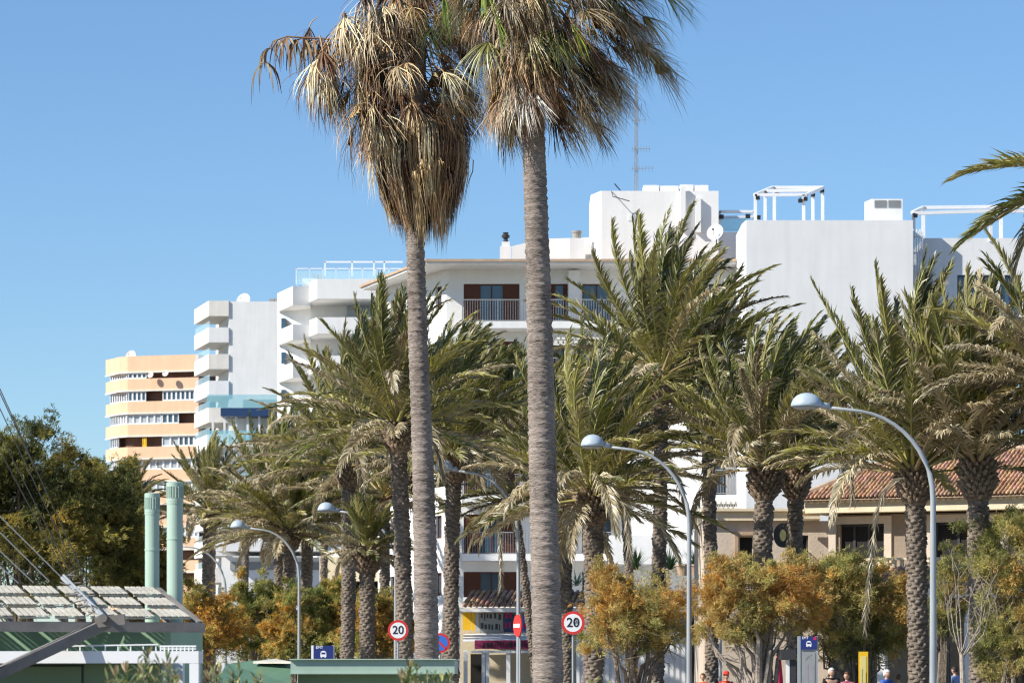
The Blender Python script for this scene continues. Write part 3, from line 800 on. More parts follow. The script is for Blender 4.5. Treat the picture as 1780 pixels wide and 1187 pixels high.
# ------------------------------------------------------------------ tile roofed house on the right
def rot2(a): return Vector((math.cos(a), math.sin(a)))
def tile_house():
    Yn = 127.0; a = math.radians(-25); e = rot2(a); n = Vector((-e.y, e.x))
    A0 = Vector((X(1393,Yn), Yn))            # left end of the eave
    ze = Z(868, Yn); L = 13.5; pitch = math.radians(24); run_ = 4.5
    o = thing('tile_roofed_house', (A0.x+5, Yn, 0), 'low house with terracotta hipped roof, cream fascia and dark framed window', 'house')
    def q(s, v): p = A0 + e*s + n*v; return (p.x, p.y)
    def loc(px, v):     # distance along the front at depth v for a photo column
        k = (px-CX)/F; b = A0 + n*v; return (k*b.y-b.x)/(e.x-k*e.y)
    t = MB(); hz0, hz1 = Z(972,Yn-1), Z(908,Yn-1); v = 1.0
    s0, s1 = loc(1454, v), loc(1538, v); s2, s3 = loc(1625, v), loc(1740, v)
    wa, wb = q(.9, v), q(L-.5, v)
    wall(t, wa, wb, 0, ze-.55, .3, [(s0-.9, s1-.9, hz0, hz1), (s2-.9, s3-.9, hz0, hz1)])
    t.prism([q(.9,v+.9), q(L-.5,v+.9), q(L-.5,8), q(.9,8)], 0, ze-.1); t.wallseg(q(.85,8.05), q(.85,v), 0, ze-.55, .3)
    t.build('wall', M['taupe'], o)
    for (u0, u1) in ((s0, s1), (s2, s3)):
        pa = q(u0, v); window(o, pa[0], pa[0]+(u1-u0), hz0, hz1, pa[1], M['darkmetal'], M['dark'], 0, 2, d=(e.x, e.y), ft=.09)
        f = MB()
        for (c0, c1, za, zb) in ((u0-.28,u0,hz0-.1,hz1+.28),(u1,u1+.28,hz0-.1,hz1+.28),(u0,u1,hz1,hz1+.28)):
            f.prism([q(c0,v-.1),q(c1,v-.1),q(c1,v-.003),q(c0,v-.003)], za, zb)
        f.build('window_surround', M['pink'], o)
    f = MB(); f.prism([q(.1,.12), q(L,.12), q(L,.98), q(.1,.98)], ze-.5, ze-.02); f.prism([q(.02,.04),q(L+.1,.04),q(L+.1,.118),q(.02,.118)], ze-.1, ze-.02)
    f.wallseg(q(.1,8), q(.1,.98), ze-.5, ze-.02, .5)
    f.build('fascia', M['cream'], o)
    f = MB()
    for k in range(int(L/.24)): f.prism([q(.1+k*.24,-.06),q(.22+k*.24,-.06),q(.22+k*.24,.036),q(.1+k*.24,.036)], ze-.14, ze-.04)
    f.build('dentil_row', M['cream'], o)
    up = Vector((n.x*math.cos(pitch), n.y*math.cos(pitch), math.sin(pitch)))
    A = Vector((q(-.1,-.15)[0], q(-.1,-.15)[1], ze)); B = Vector((q(L+.5,-.15)[0], q(L+.5,-.15)[1], ze))
    hipk = run_/3.0
    def lf(u): return (0, min(run_*1.0, u*hipk))
    tr = tile_roof('roof', A, B, up, run_, o, lf, seed=3, spacing=.155)
    h = MB(); R0 = A+up*0; R1 = A+Vector((e.x,e.y,0))*3.0+up*run_; R2 = B+up*run_
    h.tube([R0+Vector((0,0,.08)), R1+Vector((0,0,.1))], .12, 8); h.tube([R1+Vector((0,0,.1)), R2+Vector((0,0,.1))], .12, 8)
    h.build('ridge_cap', M['eave'], tr)
    h = MB(); dz = Vector((0,0,-.05)); bk = Vector((n.x,n.y,0))*7
    h.add([A+dz, B+dz, R2+dz, R1+dz, A+bk+dz, B+bk+dz], [(0,1,2,3),(0,3,4),(3,2,5,4),(0,4,5,1)]); h.build('roof_deck', M['eave'], tr)
    # balustrade ledge and lower porch roof
    f = MB(); f.prism([q(1.5,-1.0), q(L,-1.0), q(L,-.8), q(1.5,-.8)], Z(996,Yn-2), Z(985,Yn-2)); f.prism([q(1.5,-1.02), q(L,-1.02), q(L,-.78), q(1.5,-.78)], Z(974,Yn-2), Z(970,Yn-2))
    for k in range(42): f.prism([q(1.6+k*.28,-.97), q(1.72+k*.28,-.97), q(1.72+k*.28,-.83), q(1.6+k*.28,-.83)], Z(985,Yn-2)+.002, Z(974,Yn-2)-.002)
    f.prism([q(1.5,-.78), q(L,-.78), q(L,v-.003), q(1.5,v-.003)], Z(996,Yn-2), Z(987,Yn-2))
    f.build('balustrade', M['cream'], o)
    zl = Z(1022, Yn-5); A2 = Vector((*q(.5,-3.6), zl)); B2 = Vector((*q(L,-3.6), zl))
    up2 = Vector((n.x*math.cos(.3), n.y*math.cos(.3), math.sin(.3)))
    tr2 = tile_roof('porch_roof', A2, B2, up2, 2.6, o, seed=8)
    f = MB(); f.prism([q(.5,-3.75), q(L,-3.75), q(L,-3.3), q(.5,-3.3)], Z(1040,Yn-5), zl-.03); f.build('porch_fascia', M['white'], o)
    for s in (1.0, 4.2, 7.4, 10.6):
        f = MB(); f.prism([q(s,-3.7), q(s+.3,-3.7), q(s+.3,-3.4), q(s,-3.4)], 0, Z(1040,Yn-5)-.003); f.build('porch_column', M['white'], o)
tile_house()

def flat_house():
    Yn = 132.0
    o = thing('flat_roofed_house', (X(1320,Yn), Yn, 0), 'pale pink house with flat cream parapet roof left of the tile roofed house', 'house')
    t = MB(); x0, x1 = X(1226,Yn), X(1440,Yn)
    hz = (Z(998,Yn), Z(930,Yn))
    wall(t, (x0,Yn), (x1,Yn), 0, Z(905,Yn), .3, [(X(1283,Yn)-x0, X(1311,Yn)-x0, hz[0], hz[1]), (X(1386,Yn)-x0, X(1405,Yn)-x0, hz[0], hz[1])])
    t.box(x0, x1, Yn+1, Yn+7, 0, Z(905,Yn)); t.wallseg((x0-.05,Yn+7.05),(x0-.05,Yn+.3), 0, Z(905,Yn)-.002, .2)
    t.build('wall', M['pink'], o)
    window(o, X(1283,Yn), X(1311,Yn), hz[0], hz[1], Yn, M['cream'], M['dark'], 0, 0)
    window(o, X(1386,Yn), X(1405,Yn), hz[0], hz[1], Yn, M['darkmetal'], M['dark'], 0, 0)
    f = MB(); f.box(X(1277,Yn), X(1317,Yn), Yn-.1, Yn-.003, hz[1]+.0, hz[1]+.14); f.box(X(1277,Yn), X(1283,Yn), Yn-.1, Yn-.003, hz[0], hz[1]-.002); f.build('door_surround', M['eave'], o)
    f = MB(); f.box(X(1222,Yn), X(1424,Yn), Yn-.25, Yn+7, Z(905,Yn)+.002, Z(889,Yn)); f.box(X(1218,Yn), X(1430,Yn), Yn-.4, Yn+7, Z(889,Yn)+.002, Z(884,Yn)); f.build('parapet', M['cream'], o)
    f = MB(); f.box(X(1396,Yn-1), X(1424,Yn-1), Yn-1.4, Yn-.42, Z(890,Yn), Z(878,Yn)); f.box(X(1385,Yn-1), X(1424,Yn-1), Yn-1.6, Yn-.41, Z(905,Yn), Z(900,Yn)); f.build('canopy', M['cream'], o)
flat_house()
rs = thing('round_hanging_sign', P(1361, 955, 118), 'round dark sign disc hanging from the front of the pink flat roofed house', 'sign')
t = MB(); t.disc(P(1361,930,118), .42, .12, nrm=(-.55,-1,0), sx=.85); t.build('disc', M['black'], rs)
t = MB(); t.disc(P(1361,930,117.98), .2, .01, nrm=(-.55,-1,0), sx=.6); t.build('emblem', M['yellowwall'], rs)
t = MB(); t.bar(P(1366,930,118.1), P(1372,930,132), .05, .05); t.build('bracket', M['darkmetal'], rs)

# ------------------------------------------------------------------ shops at the foot of the apartment block
M['valance'] = mat('faded_maroon_cloth', (.30,.04,.11), .8, .2, .4, 3)
def shop():
    Yn = 150.0; rng = random.Random(2)
    o = thing('shop_building', (X(900,Yn), Yn, 0), 'low shopfront with terracotta tile canopy and colourful banners between the two tall trunks', 'shop')
    x0, x1 = X(800,Yn), X(1205,Yn)
    t = MB(); t.box(x0, x1, Yn, Yn+8, 0, Z(1056,Yn)); t.build('wall', M['cream'], o)
    t = MB(); t.box(x0, X(1080,Yn), Yn+8.01, YF-.1, 0, Z(1042,Yn)+.3); t.build('terrace', M['white'], o)
    A = Vector((x0, Yn-1.2, Z(1056,Yn-1))); B = Vector((X(1210,Yn), Yn-1.2, Z(1056,Yn-1))); up = Vector((0, math.cos(.38), math.sin(.38)))
    up = Vector((.25, 1, .42)).normalized()
    tr = tile_roof('tile_canopy', A, B, up, 1.9, o, seed=4)
    t = MB(); t.box(x0, B.x, Yn-1.3, Yn-.003, Z(1064,Yn), Z(1058,Yn)); t.build('canopy_edge', M['white'], o)
    def panel(name, p0, p1, q0, q1, m, dy=.4, par=None, mk=False):
        b = MB(); b.box(X(p0,Yn), X(p1,Yn), Yn-dy-.05, Yn-dy, Z(q1,Yn), Z(q0,Yn)); bo = b.build(name, m, par or o)
        if mk:
            g_ = MB(); 
            for j in range(2): glyphs(g_, rng, X(p0+2,Yn), X(p1-3,Yn), Z(q1,Yn)+.1+j*.45, Z(q1,Yn)+.45+j*.45, Yn-dy-.055)
            g_.build('sign_marks', mk, bo)
        return bo
    panel('banner', 805, 819, 1062, 1095, M['yellow']); panel('banner', 820, 826, 1062, 1096, M['yellow'])
    panel('banner', 827, 832, 1061, 1097, M['lamp'])
    panel('sign_board', 834, 874, 1066, 1100, M['lampglass'], mk=M['darkmetal'])
    panel('sign_board', 876, 894, 1066, 1098, M['navy'], mk=M['hotpink'])
    panel('sign_board', 908, 925, 1068, 1097, M['rblue'], mk=M['hotpink'])
    a_ = MB(); a_.add([(X(806,Yn),Yn-.5,Z(1102,Yn)),(X(925,Yn),Yn-.5,Z(1098,Yn)),(X(925,Yn),Yn-2.2,Z(1112,Yn)),(X(806,Yn),Yn-2.2,Z(1114,Yn)),
        (X(806,Yn),Yn-.5,Z(1104,Yn)),(X(925,Yn),Yn-.5,Z(1100,Yn)),(X(925,Yn),Yn-2.2,Z(1114,Yn)),(X(806,Yn),Yn-2.2,Z(1116,Yn))],
        [(0,1,2,3),(7,6,5,4),(3,2,6,7),(0,4,5,1),(1,5,6,2),(0,3,7,4)]); ao = a_.build('awning', M['signwhite'], o)
    v = MB(); v.box(X(826,Yn), X(925,Yn), Yn-2.25, Yn-2.2, Z(1128,Yn), Z(1113,Yn)); vo = v.build('awning_valance', M['valance'], ao)
    v = MB(); glyphs(v, rng, X(840,Yn), X(922,Yn), Z(1126,Yn), Z(1116,Yn), Yn-2.26); v.build('sign_marks', M['black'], vo)
    t = MB()
    for p in (811, 842, 848, 884, 930): t.box(X(p,Yn)-.1, X(p+3,Yn), Yn-2.3, Yn-2.1, 0, Z(1130,Yn))
    t.box(X(820,Yn), X(930,Yn), Yn-2.35, Yn-2.05, Z(1135,Yn), Z(1131,Yn)); t.build('post', M['beam_white'], o)
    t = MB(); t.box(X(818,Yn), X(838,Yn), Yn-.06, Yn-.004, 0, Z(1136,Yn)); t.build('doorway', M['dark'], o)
    t = MB(); t.box(X(1000,Yn), X(1200,Yn), Yn-3.0, Yn-2.8, 0, Z(1100,Yn)); 
    for k in range(20): t.box(X(1000+k*10,Yn), X(1005+k*10,Yn), Yn-3.06, Yn-3.001, 0, Z(1100,Yn)-.01)
    t.build('white_curtain', M['signwhite'], o)
    t = MB(); t.box(X(1203,Yn), X(1302,Yn), Yn-3.2, Yn-2.8, 0, Z(1120,Yn)); t.build('yellow_wall', M['yellowwall'], o)
    t = MB(); t.box(X(1165,Yn-4), X(1400,Yn-4), Yn-5.2, Yn-3.3, Z(1040,Yn-4), Z(1032,Yn-4)); t.build('flat_awning', M['white'], o)
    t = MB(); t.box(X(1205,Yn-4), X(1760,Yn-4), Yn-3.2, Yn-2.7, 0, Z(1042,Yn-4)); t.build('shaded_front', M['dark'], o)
shop()
# low buildings glimpsed between the left palms
lw = thing('low_white_building', (X(430,230), 230, 0), 'low white building with a grey shaded strip glimpsed between the left palms', 'building')
t = MB(); t.box(X(385,230), X(560,230), 230, 238, 0, Z(968,230)); t.build('wall', M['white'], lw)
t = MB(); t.box(X(380,230), X(565,230), 228.6, 238, Z(985,230)+1.0, Z(962,230)+.7); t.build('upper_storey', M['white2'], lw)
t = MB(); t.box(X(400,230), X(560,230), 229.9, 229.998, Z(990,230), Z(976,230)); t.build('shadow_strip', M['grille'], lw)  # shadow band under the overhang, painted as a thin grey strip
lc = thing('low_cream_building', (X(640,190), 190, 0), 'low cream cafe building with a dark glazed front between the left palms', 'building')
t = MB(); t.box(X(556,190), X(800,190), 191.5, 200, 0, Z(955,190)); t.build('wall', M['white'], lc)
t = MB(); t.box(X(556,190), X(800,190), 189.5, 193, Z(1010,190), Z(968,190)); t.build('cream_band', M['cream'], lc)
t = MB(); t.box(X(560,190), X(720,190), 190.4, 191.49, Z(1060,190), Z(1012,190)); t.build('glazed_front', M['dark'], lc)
t = MB(); t.box(X(560,190), X(720,190), 190.2, 190.39, 0, Z(1062,190)); t.build('low_wall', M['rawwhite'], lc)
t = MB(); t.disc(P(652,1055,189.4), .5, .04); t.build('round_emblem', M['lamp'], lc)

# ------------------------------------------------------------------ palms
def nrmz(a): return a/np.maximum(np.linalg.norm(a, axis=-1, keepdims=True), 1e-9)
WIND = np.array([1.0, 0.25, 0.0])

def date_crown(name, c, R, n, seed, parent, wind=0.30, emin=-28, emax=88, dry=0.35, wide=1.08, sta=78, tall=.04, dirs=None):
    n = int(n*1.5); emin = emin+28
    """feather fronds: every rachis and every leaflet is geometry"""
    rng = np.random.RandomState(seed); c = np.array(c)
    i = np.arange(n); az = i*2.39996 + rng.uniform(-.25, .25, n)
    fr = (i+.5)/n
    el = np.radians(emax + (emin-emax)*fr**1.1 + rng.uniform(-10, 10, n))
    L = R*(0.98-.08*fr**2)*(1+tall*(fr < .35))*rng.uniform(.82, 1.08, n)
    K = 13; s = np.linspace(0, 1, K)
    if dirs:
        m_ = len(dirs); az = rng.uniform(-1.3, 1.3, n); az[:m_] = [math.radians(q[0]) for q in dirs]; el[:m_] = [math.radians(q[1]) for q in dirs]; L[:m_] = [q[2] for q in dirs]
    d = np.stack([np.cos(az)*np.cos(el), np.sin(az)*np.cos(el), np.sin(el)], 1)
    S0 = np.stack([-np.sin(az), np.cos(az), 0*az], 1)
    droop = (0.30 + 0.50*np.cos(el))*rng.uniform(.45, 1.45, n)*(0.40+.32*np.clip(np.sin(el)*1.6, 0, 1))
    P_ = np.zeros((n, K, 3)); T_ = np.zeros((n, K, 3))
    P_[:, 0] = c + d*np.array([.14, .14, .10]) - np.array([0, 0, 1])*(fr[:, None]*R*.04)
    cur = d.copy()
    broken = rng.rand(n) < .07; droop = np.where(broken, droop*3.2+.3, droop)
    wv = wind*rng.uniform(.5, 1.6, n)*(.35+.65*np.clip(np.sin(el), 0, 1))
    for k in range(K):
        T_[:, k] = cur
        if k < K-1:
            P_[:, k+1] = P_[:, k] + cur*(L/(K-1))[:, None]
            g_ = np.zeros((n, 3)); g_[:, 2] = -1
            cur = nrmz(cur + (g_*droop[:, None]*(0.4+1.2*s[k]) + WIND*wv[:, None]*(0.1+3.1*s[k]**1.4))*(1.55/(K-1)))
    V = []; T3 = []; T4 = []; C = []; nv = 0
    greens = np.array([[.12,.13,.032],[.08,.09,.022],[.20,.19,.05],[.29,.265,.09]])
    drys = np.array([[.42,.355,.22],[.56,.49,.33],[.27,.22,.13]])
    isdry = broken | (rng.rand(n) < dry*np.clip((fr-.25)*1.9, .06, 1.6))
    base = np.where(isdry[:, None], drys[rng.randint(0, 3, n)], greens[rng.randint(0, 4, n)])
    base = base*(1+.5*fr[:, None]*(~isdry[:, None]))*rng.uniform(.8, 1.2, (n, 1))
    # rachis: flattened triangular rod
    Sx = nrmz(S0[:, None, :] - (S0[:, None, :]*T_).sum(-1, keepdims=True)*T_)
    N_ = np.cross(Sx, T_)
    N_ *= np.sign(N_[..., 2:3]+1e-6)
    rw = (np.array([.085]+[.060]+[.046,.040]+[.032]*(K-4))*np.linspace(1, .35, K))[None, :, None]*(R/4.0)*1.1
    ring = np.stack([P_+Sx*rw, P_+N_*rw*.6, P_-Sx*rw, P_-N_*rw*.5], 2)      # n,K,4,3
    V.append(ring.reshape(-1, 3)); C.append(np.repeat(np.where(isdry[:, None], np.array([.46,.35,.18]), np.array([.46,.42,.13]))*rng.uniform(.8,1.15,(n,1)), K*4, 0))
    a = (np.arange(n)[:, None, None]*K*4 + np.arange(K-1)[None, :, None]*4 + np.arange(4)[None, None, :])
    b = (np.arange(n)[:, None, None]*K*4 + np.arange(K-1)[None, :, None]*4 + ((np.arange(4)+1) % 4)[None, None, :])
    T4.append(np.stack([a, b, b+4, a+4], -1).reshape(-1, 4)); nv += n*K*4
    # leaflets
    st = np.linspace(.21, 1.0, sta); kk = np.clip(st*(K-1), 0, K-1.001); k0 = kk.astype(int); f = (kk-k0)[None, :, None]
    def it(A): return A[:, k0]*(1-f) + A[:, k0+1]*f
    Pp, Tt, Ss, Nn = it(P_), nrmz(it(T_)), nrmz(it(Sx)), nrmz(it(N_))
    prof = np.interp(st, [.21, .33, .5, .8, 1.0], [.32, .82, 1.0, .80, .45])
    for side in (-1, 1):
        al = np.radians(np.interp(st, [.13, .5, 1], [60, 43, 13]))[None, :] + rng.uniform(-.16, .16, (n, sta))
        be = np.radians(26) + rng.uniform(-.42, .42, (n, sta))
        d1 = Tt*np.cos(al)[..., None] + side*Ss*(np.sin(al)*np.cos(be))[..., None] + Nn*(np.sin(al)*np.sin(be))[..., None]
        ll = (np.clip(R,2.2,5)**.5*.285*wide)*prof[None, :]*rng.uniform(.72, 1.12, (n, sta))
        ll = ll*np.where(rng.rand(n, sta) < .04, .25, 1.0)
        w_ = nrmz(Tt - (Tt*d1).sum(-1, keepdims=True)*d1)*.8 + nrmz(np.cross(d1, Tt))*rng.uniform(-.55, .55, (n, sta, 1))
        w_ = nrmz(w_)*(.0105*(R/4)**.5*2.2)
        dr = np.array([0, 0, -1.0]); dsag = (.30 + .5*isdry[:, None, None])*rng.uniform(.5, 1.5, (n, sta, 1))
        b0 = Pp + side*Ss*.012; mid = b0 + d1*(ll*.5)[..., None]
        d2 = nrmz(d1 + dr*dsag + WIND*(.30*wind/.3)*rng.uniform(.5, 1.5, (n, sta, 1)))
        tip = mid + d2*(ll*.5)[..., None]
        vv = np.stack([b0-w_*.7, b0+w_*.7, mid+w_, mid-w_, tip], 2)      # n,sta,5,3
        m = n*sta; q0 = nv + np.arange(m)*5
        V.append(vv.reshape(-1, 3)); T4.append(np.stack([q0, q0+1, q0+2, q0+3], 1)); T3.append(np.stack([q0+3, q0+2, q0+4], 1)); nv += m*5
        col = base[:, None, :]*rng.uniform(.72, 1.35, (n, sta, 1)); 
        tipd = (rng.rand(n, sta, 1) < .25)
        tan = rng.rand(n, sta, 1) < (.05+.38*fr[:, None, None]); col = np.where(tan, drys[rng.randint(0, 3, (n, sta))]*rng.uniform(.6, 1.1, (n, sta, 1)), col)
        colt = np.where(tipd, np.array([.40,.35,.24]), col*1.1)
        cc = np.stack([col, col, col, col, colt], 2); C.append(cc.reshape(-1, 3))
    return np_build(name, np.concatenate(V), np.concatenate(T3), np.concatenate(T4), M['palm_leaf'], parent, np.clip(np.concatenate(C), 0.01, .8))

def scales(V, Q, axis, radf, z0, z1, per_m, w_, h, prot, rng, lean):
    """spiral of wedge shaped leaf scars on a trunk; axis(z)->(x,y)"""
    n = int((z1-z0)*per_m)
    for i in range(n):
        z = z0+(z1-z0)*i/n; an = i*2.39996; r = radf(z); ax, ay = axis(z)
        ww = w_*rng.uniform(.7, 1.2); hh = h*rng.uniform(.7, 1.25); pp = prot*rng.uniform(.4, 1.4)
        t = np.array([-math.sin(an), math.cos(an), 0]); o = np.array([math.cos(an), math.sin(an), 0]); c = np.array([ax, ay, z])
        b = len(V)
        V += [c+o*(r-.02)-t*ww, c+o*(r-.02)+t*ww, c+o*(r+pp)-t*ww*.8+np.array([0,0,hh*lean]), c+o*(r+pp)+t*ww*.8+np.array([0,0,hh*lean]),
              c+o*(r+pp*.7)-t*ww*.55+np.array([0,0,hh]), c+o*(r+pp*.7)+t*ww*.55+np.array([0,0,hh]), c+o*(r-.02)-t*ww*.5+np.array([0,0,hh]), c+o*(r-.02)+t*ww*.5+np.array([0,0,hh])]
        Q += [(b, b+2, b+3, b+1), (b+2, b+4, b+5, b+3), (b+4, b+6, b+7, b+5), (b, b+6, b+4, b+2), (b+1, b+3, b+5, b+7)]

def date_palm(px0, px1, pyc, D, R, n, seed, label, tw=None, boot=1.0, bootpx=None, wind=.30, emin=-35, dry=.35, ground=0.1, group='date palms along the promenade', **kw):
    """px0: trunk column at the bottom, px1/pyc: centre of the crown, tw: trunk width in photo pixels"""
    rng = np.random.RandomState(seed+77)
    x0, x1 = X(px0, D), X(px1, D); zc = Z(pyc, D)
    o = thing('date_palm', (x0, D, ground), label, 'palm tree', group)
    r = (tw or .42*F/D)*D/F/2; k_ = r/.22
    bend = rng.uniform(-.12, .12)
    def axis(z):
        t = min(1, max(0, (z-ground)/(zc-ground))); return (x0+(x1-x0)*t + bend*math.sin(t*math.pi), D + .1*math.sin(t*5))
    bl = 1.0*boot; rb = r*(1.35 if boot > 0 else 1.1)
    def rad(z): return (r*(1+.18*math.exp(-(z-ground)/.6)) + .018*math.sin(z*9+seed)) * .92
    V = []; Q = []; zz = np.arange(ground-.1, zc-.1, .12); seg = 14
    for j, z in enumerate(zz):
        ax, ay = axis(z); rr = rad(z)*(1+.03*((j % 2)*2-1))
        for k in range(seg):
            an = 2*math.pi*k/seg; V.append(np.array([ax+rr*math.cos(an), ay+rr*math.sin(an), z]))
        if j:
            for k in range(seg): Q.append(((j-1)*seg+k, (j-1)*seg+(k+1) % seg, j*seg+(k+1) % seg, j*seg+k))
    scales(V, Q, axis, rad, max(ground, -1), zc-bl*.9, 62, .085*k_**.5, .10, .035, rng, .15)
    np_build('trunk', np.array(V), np.zeros((0, 3)), np.array(Q), M['date_trunk'], o)
    if boot > 0:
        V = []; Q = []
        def rbf(z):
            t = (zc-z)/bl; return r*(.80 + 1.05*math.sin(math.pi*min(1, max(0, .12+.80*t)))**.7)
        for j, z in enumerate(np.linspace(zc-bl, zc+.05, 9)):
            ax, ay = axis(z); rr = rbf(z)*.8
            for k in range(seg):
                an = 2*math.pi*k/seg; V.append(np.array([ax+rr*math.cos(an), ay+rr*math.sin(an), z]))
            if j:
                for k in range(seg): Q.append(((j-1)*seg+k, (j-1)*seg+(k+1) % seg, j*seg+(k+1) % seg, j*seg+k))
        scales(V, Q, axis, lambda z: rbf(z)*.88, zc-bl, zc, 125, .055, .20, .12, rng, .75)
        np_build('leaf_stubs', np.array(V), np.zeros((0, 3)), np.array(Q), M['boot'], o)
    ax, ay = axis(zc)
    date_crown('crown', (ax, ay, zc), R, n, seed, o, wind, emin, dry=dry, **kw)
    return o

PALMS = [
 # px0, px1, pyc, D, R, n, seed, label, kw
 (1597, 1588, 815, 94, 4.9, 54, 11, 'date palm with thick scaly trunk directly left of the nearest street lamp', dict(tw=35, dry=.40, wind=.16, emin=-14, tall=.12)),
 (1706, 1698, 800, 93, 4.6, 56, 12, 'date palm with pale bare lower trunk right of the nearest street lamp', dict(tw=37, dry=.85, emin=-4, wind=.1, boot=1.1)),
 (1330, 1330, 812, 103, 4.3, 52, 13, 'date palm in front of the pink flat house, left one of two close together', dict(tw=33, dry=.30, wind=.30, emin=-14)),
 (1386, 1384, 815, 108, 4.5, 50, 14, 'date palm beside the round hanging sign, right one of two close together', dict(tw=27, dry=.3, wind=.26, emin=-12)),
 (1028, 1028, 858, 104, 4.4, 58, 15, 'date palm with bulging trunk top behind the right speed limit sign', dict(tw=35, dry=.35, wind=.28)),
 (1140, 1150, 650, 114, 5.1, 56, 16, 'tallest feathery date palm rising in front of the white roof tower', dict(tw=24, dry=.25, wind=.20, emin=-45)),
 (1238, 1228, 715, 118, 4.5, 52, 17, 'date palm with slender dark trunk left of the pink flat house', dict(tw=22, dry=.4, wind=.28, boot=.7)),
 (786, 790, 790, 118, 4.1, 50, 18, 'date palm between the two tall fan palm trunks, nearer to the left one', dict(tw=26, dry=.4, wind=.35)),
 (770, 800, 720, 140, 3.9, 46, 19, 'dark green date palm further back between the two tall fan palm trunks', dict(tw=14, dry=.15, wind=.35, boot=.6)),
 (703, 690, 735, 108, 4.2, 52, 20, 'date palm with dark trunk immediately left of the left fan palm trunk', dict(tw=28, dry=.3, wind=.12, emin=-40)),
 (601, 606, 805, 144, 5.4, 58, 21, 'date palm whose rough trunk rises behind the pale lamp above the bus stop sign', dict(tw=25, dry=.45, wind=.15)),
 (985, 978, 850, 122, 5.0, 54, 22, 'date palm mostly hidden behind the right fan palm trunk', dict(tw=22, dry=.35, wind=.3)),
 (638, 638, 955, 126, 1.9, 34, 23, 'short stout date palm with bulbous pale trunk between two taller palms', dict(tw=27, dry=.3, wind=.1, boot=.9)),
 (668, 669, 860, 150, 5.0, 50, 24, 'slim date palm just left of the dark trunk beside the left fan palm', dict(tw=18, dry=.5, wind=.2, boot=.6)),
 (484, 484, 900, 162, 5.0, 50, 25, 'date palm with dark straight trunk left of the second farthest lamp post', dict(tw=17, dry=.45, wind=.15, boot=.6)),
 (505, 503, 920, 160, 4.6, 50, 26, 'date palm with thick low trunk hidden partly by the second farthest lamp post', dict(tw=22, dry=.4, wind=.2)),
 (536, 536, 905, 165, 5.2, 54, 27, 'date palm with spreading green crown right of the second farthest lamp post', dict(tw=20, dry=.3, wind=.2)),
 (567, 566, 880, 175, 5.0, 46, 28, 'date palm behind the others just right of the spreading green crown', dict(tw=12, dry=.5, wind=.15, boot=.5)),
 (366, 366, 885, 182, 3.7, 50, 29, 'dark trunked date palm right of the tall green vent pipe', dict(tw=23, dry=.35, wind=.15, boot=1.0)),
 (427, 428, 925, 215, 3.3, 40, 30, 'small far date palm in front of the low white building', dict(tw=12, dry=.5, wind=.15, boot=.8)),
 (222, 228, 885, 180, 2.6, 40, 31, 'small dull date palm under the orange block behind the vent pipes', dict(tw=12, dry=.25, wind=.2, boot=.5)),
 (1105, 1080, 770, 135, 5.0, 54, 32, 'date palm tangled behind the bulging palm and the second street lamp', dict(tw=14, dry=.4, wind=.25, boot=.5)),
 (938, 880, 790, 136, 4.2, 50, 36, 'date palm whose crown fills the gap between the two tall fan palm trunks', dict(tw=14, dry=.5, wind=.25, boot=.5, emin=-40)),
 (1830, 1835, 660, 90, 4.0, 50, 34, 'grey green date palm cut by the right edge of the photo', dict(tw=36, dry=.85, wind=.0)),
 (1925, 1905, 292, 62, 2.5, 12, 35, 'nearest date palm at the right edge of which only drooping frond tips show', dict(tw=38, dry=.05, wind=-.03, wide=1.5, dirs=[(180,6,2.45),(186,2,2.3),(184,-20,2.75),(178,-26,2.6),(174,-32,2.3)])),
]
for (a, b, c_, D, R, n, sd_, lab, kw) in PALMS:
    date_palm(a, b, c_, D, R, n, sd_, lab, **kw)

# hanging dead fronds that trail down beside trunks
def hanging_frond(parent, p, L, seed, lean=(.05, 0), dry=True):
    rng = np.random.RandomState(seed); V = []; T3 = []; T4 = []; C = []
    K = 16; pts = []
    q = np.array(p, dtype=float); d = np.array([lean[0]*6, lean[1]*6, .3])
    for k in range(K):
        pts.append(q.copy()); d = nrmz(d + np.array([lean[0]*.3, 0, -.75])); q = q + d*L/K
    pts = np.array(pts)
    for k in range(K-1):
        t = nrmz(pts[k+1]-pts[k]); s_ = nrmz(np.cross(t, [0, 1, 0.01])); b = len(V); w_ = .02
        for pp in (pts[k], pts[k+1]): V += [pp-s_*w_, pp+s_*w_]; C += [[.36,.28,.17]]*2
        T4.append((b, b+1, b+3, b+2))
        for j in range(10):
            s0 = pts[k]+(pts[k+1]-pts[k])*rng.rand(); sg = rng.choice([-1, 1])
            d1 = nrmz(t*.9 + s_*sg*rng.uniform(.1, .5) + np.array([0, rng.uniform(-.4, .4), -.3])); ll = rng.uniform(.25, .5)
            wv = nrmz(np.cross(d1, [rng.uniform(-1,1), 1, 0]))*.014; b = len(V)
            V += [s0-wv, s0+wv, s0+d1*ll]; C += [[.40*1, .34, .22]]*2+[[.3,.24,.15]]; T3.append((b, b+1, b+2))
    cc = np.array(C)*rng.uniform(.75, 1.15, (len(C), 1))
    np_build('dead_frond', np.array(V), np.array(T3), np.array(T4), M['palm_leaf'], parent, cc)
pm_ = [o for o in COL.objects if o.name.startswith('date_palm')]
hanging_frond(pm_[0], P(1572, 830, 87.3), 4.4, 1, (-.22, 0))
hanging_frond(pm_[7], P(856, 880, 117), 2.9, 2, (.05, 0))
hanging_frond(pm_[3], P(1470, 760, 100), 2.0, 3, (.05, 0))
hanging_frond(pm_[4], P(1078, 870, 88.5), 1.6, 5, (.08, 0))

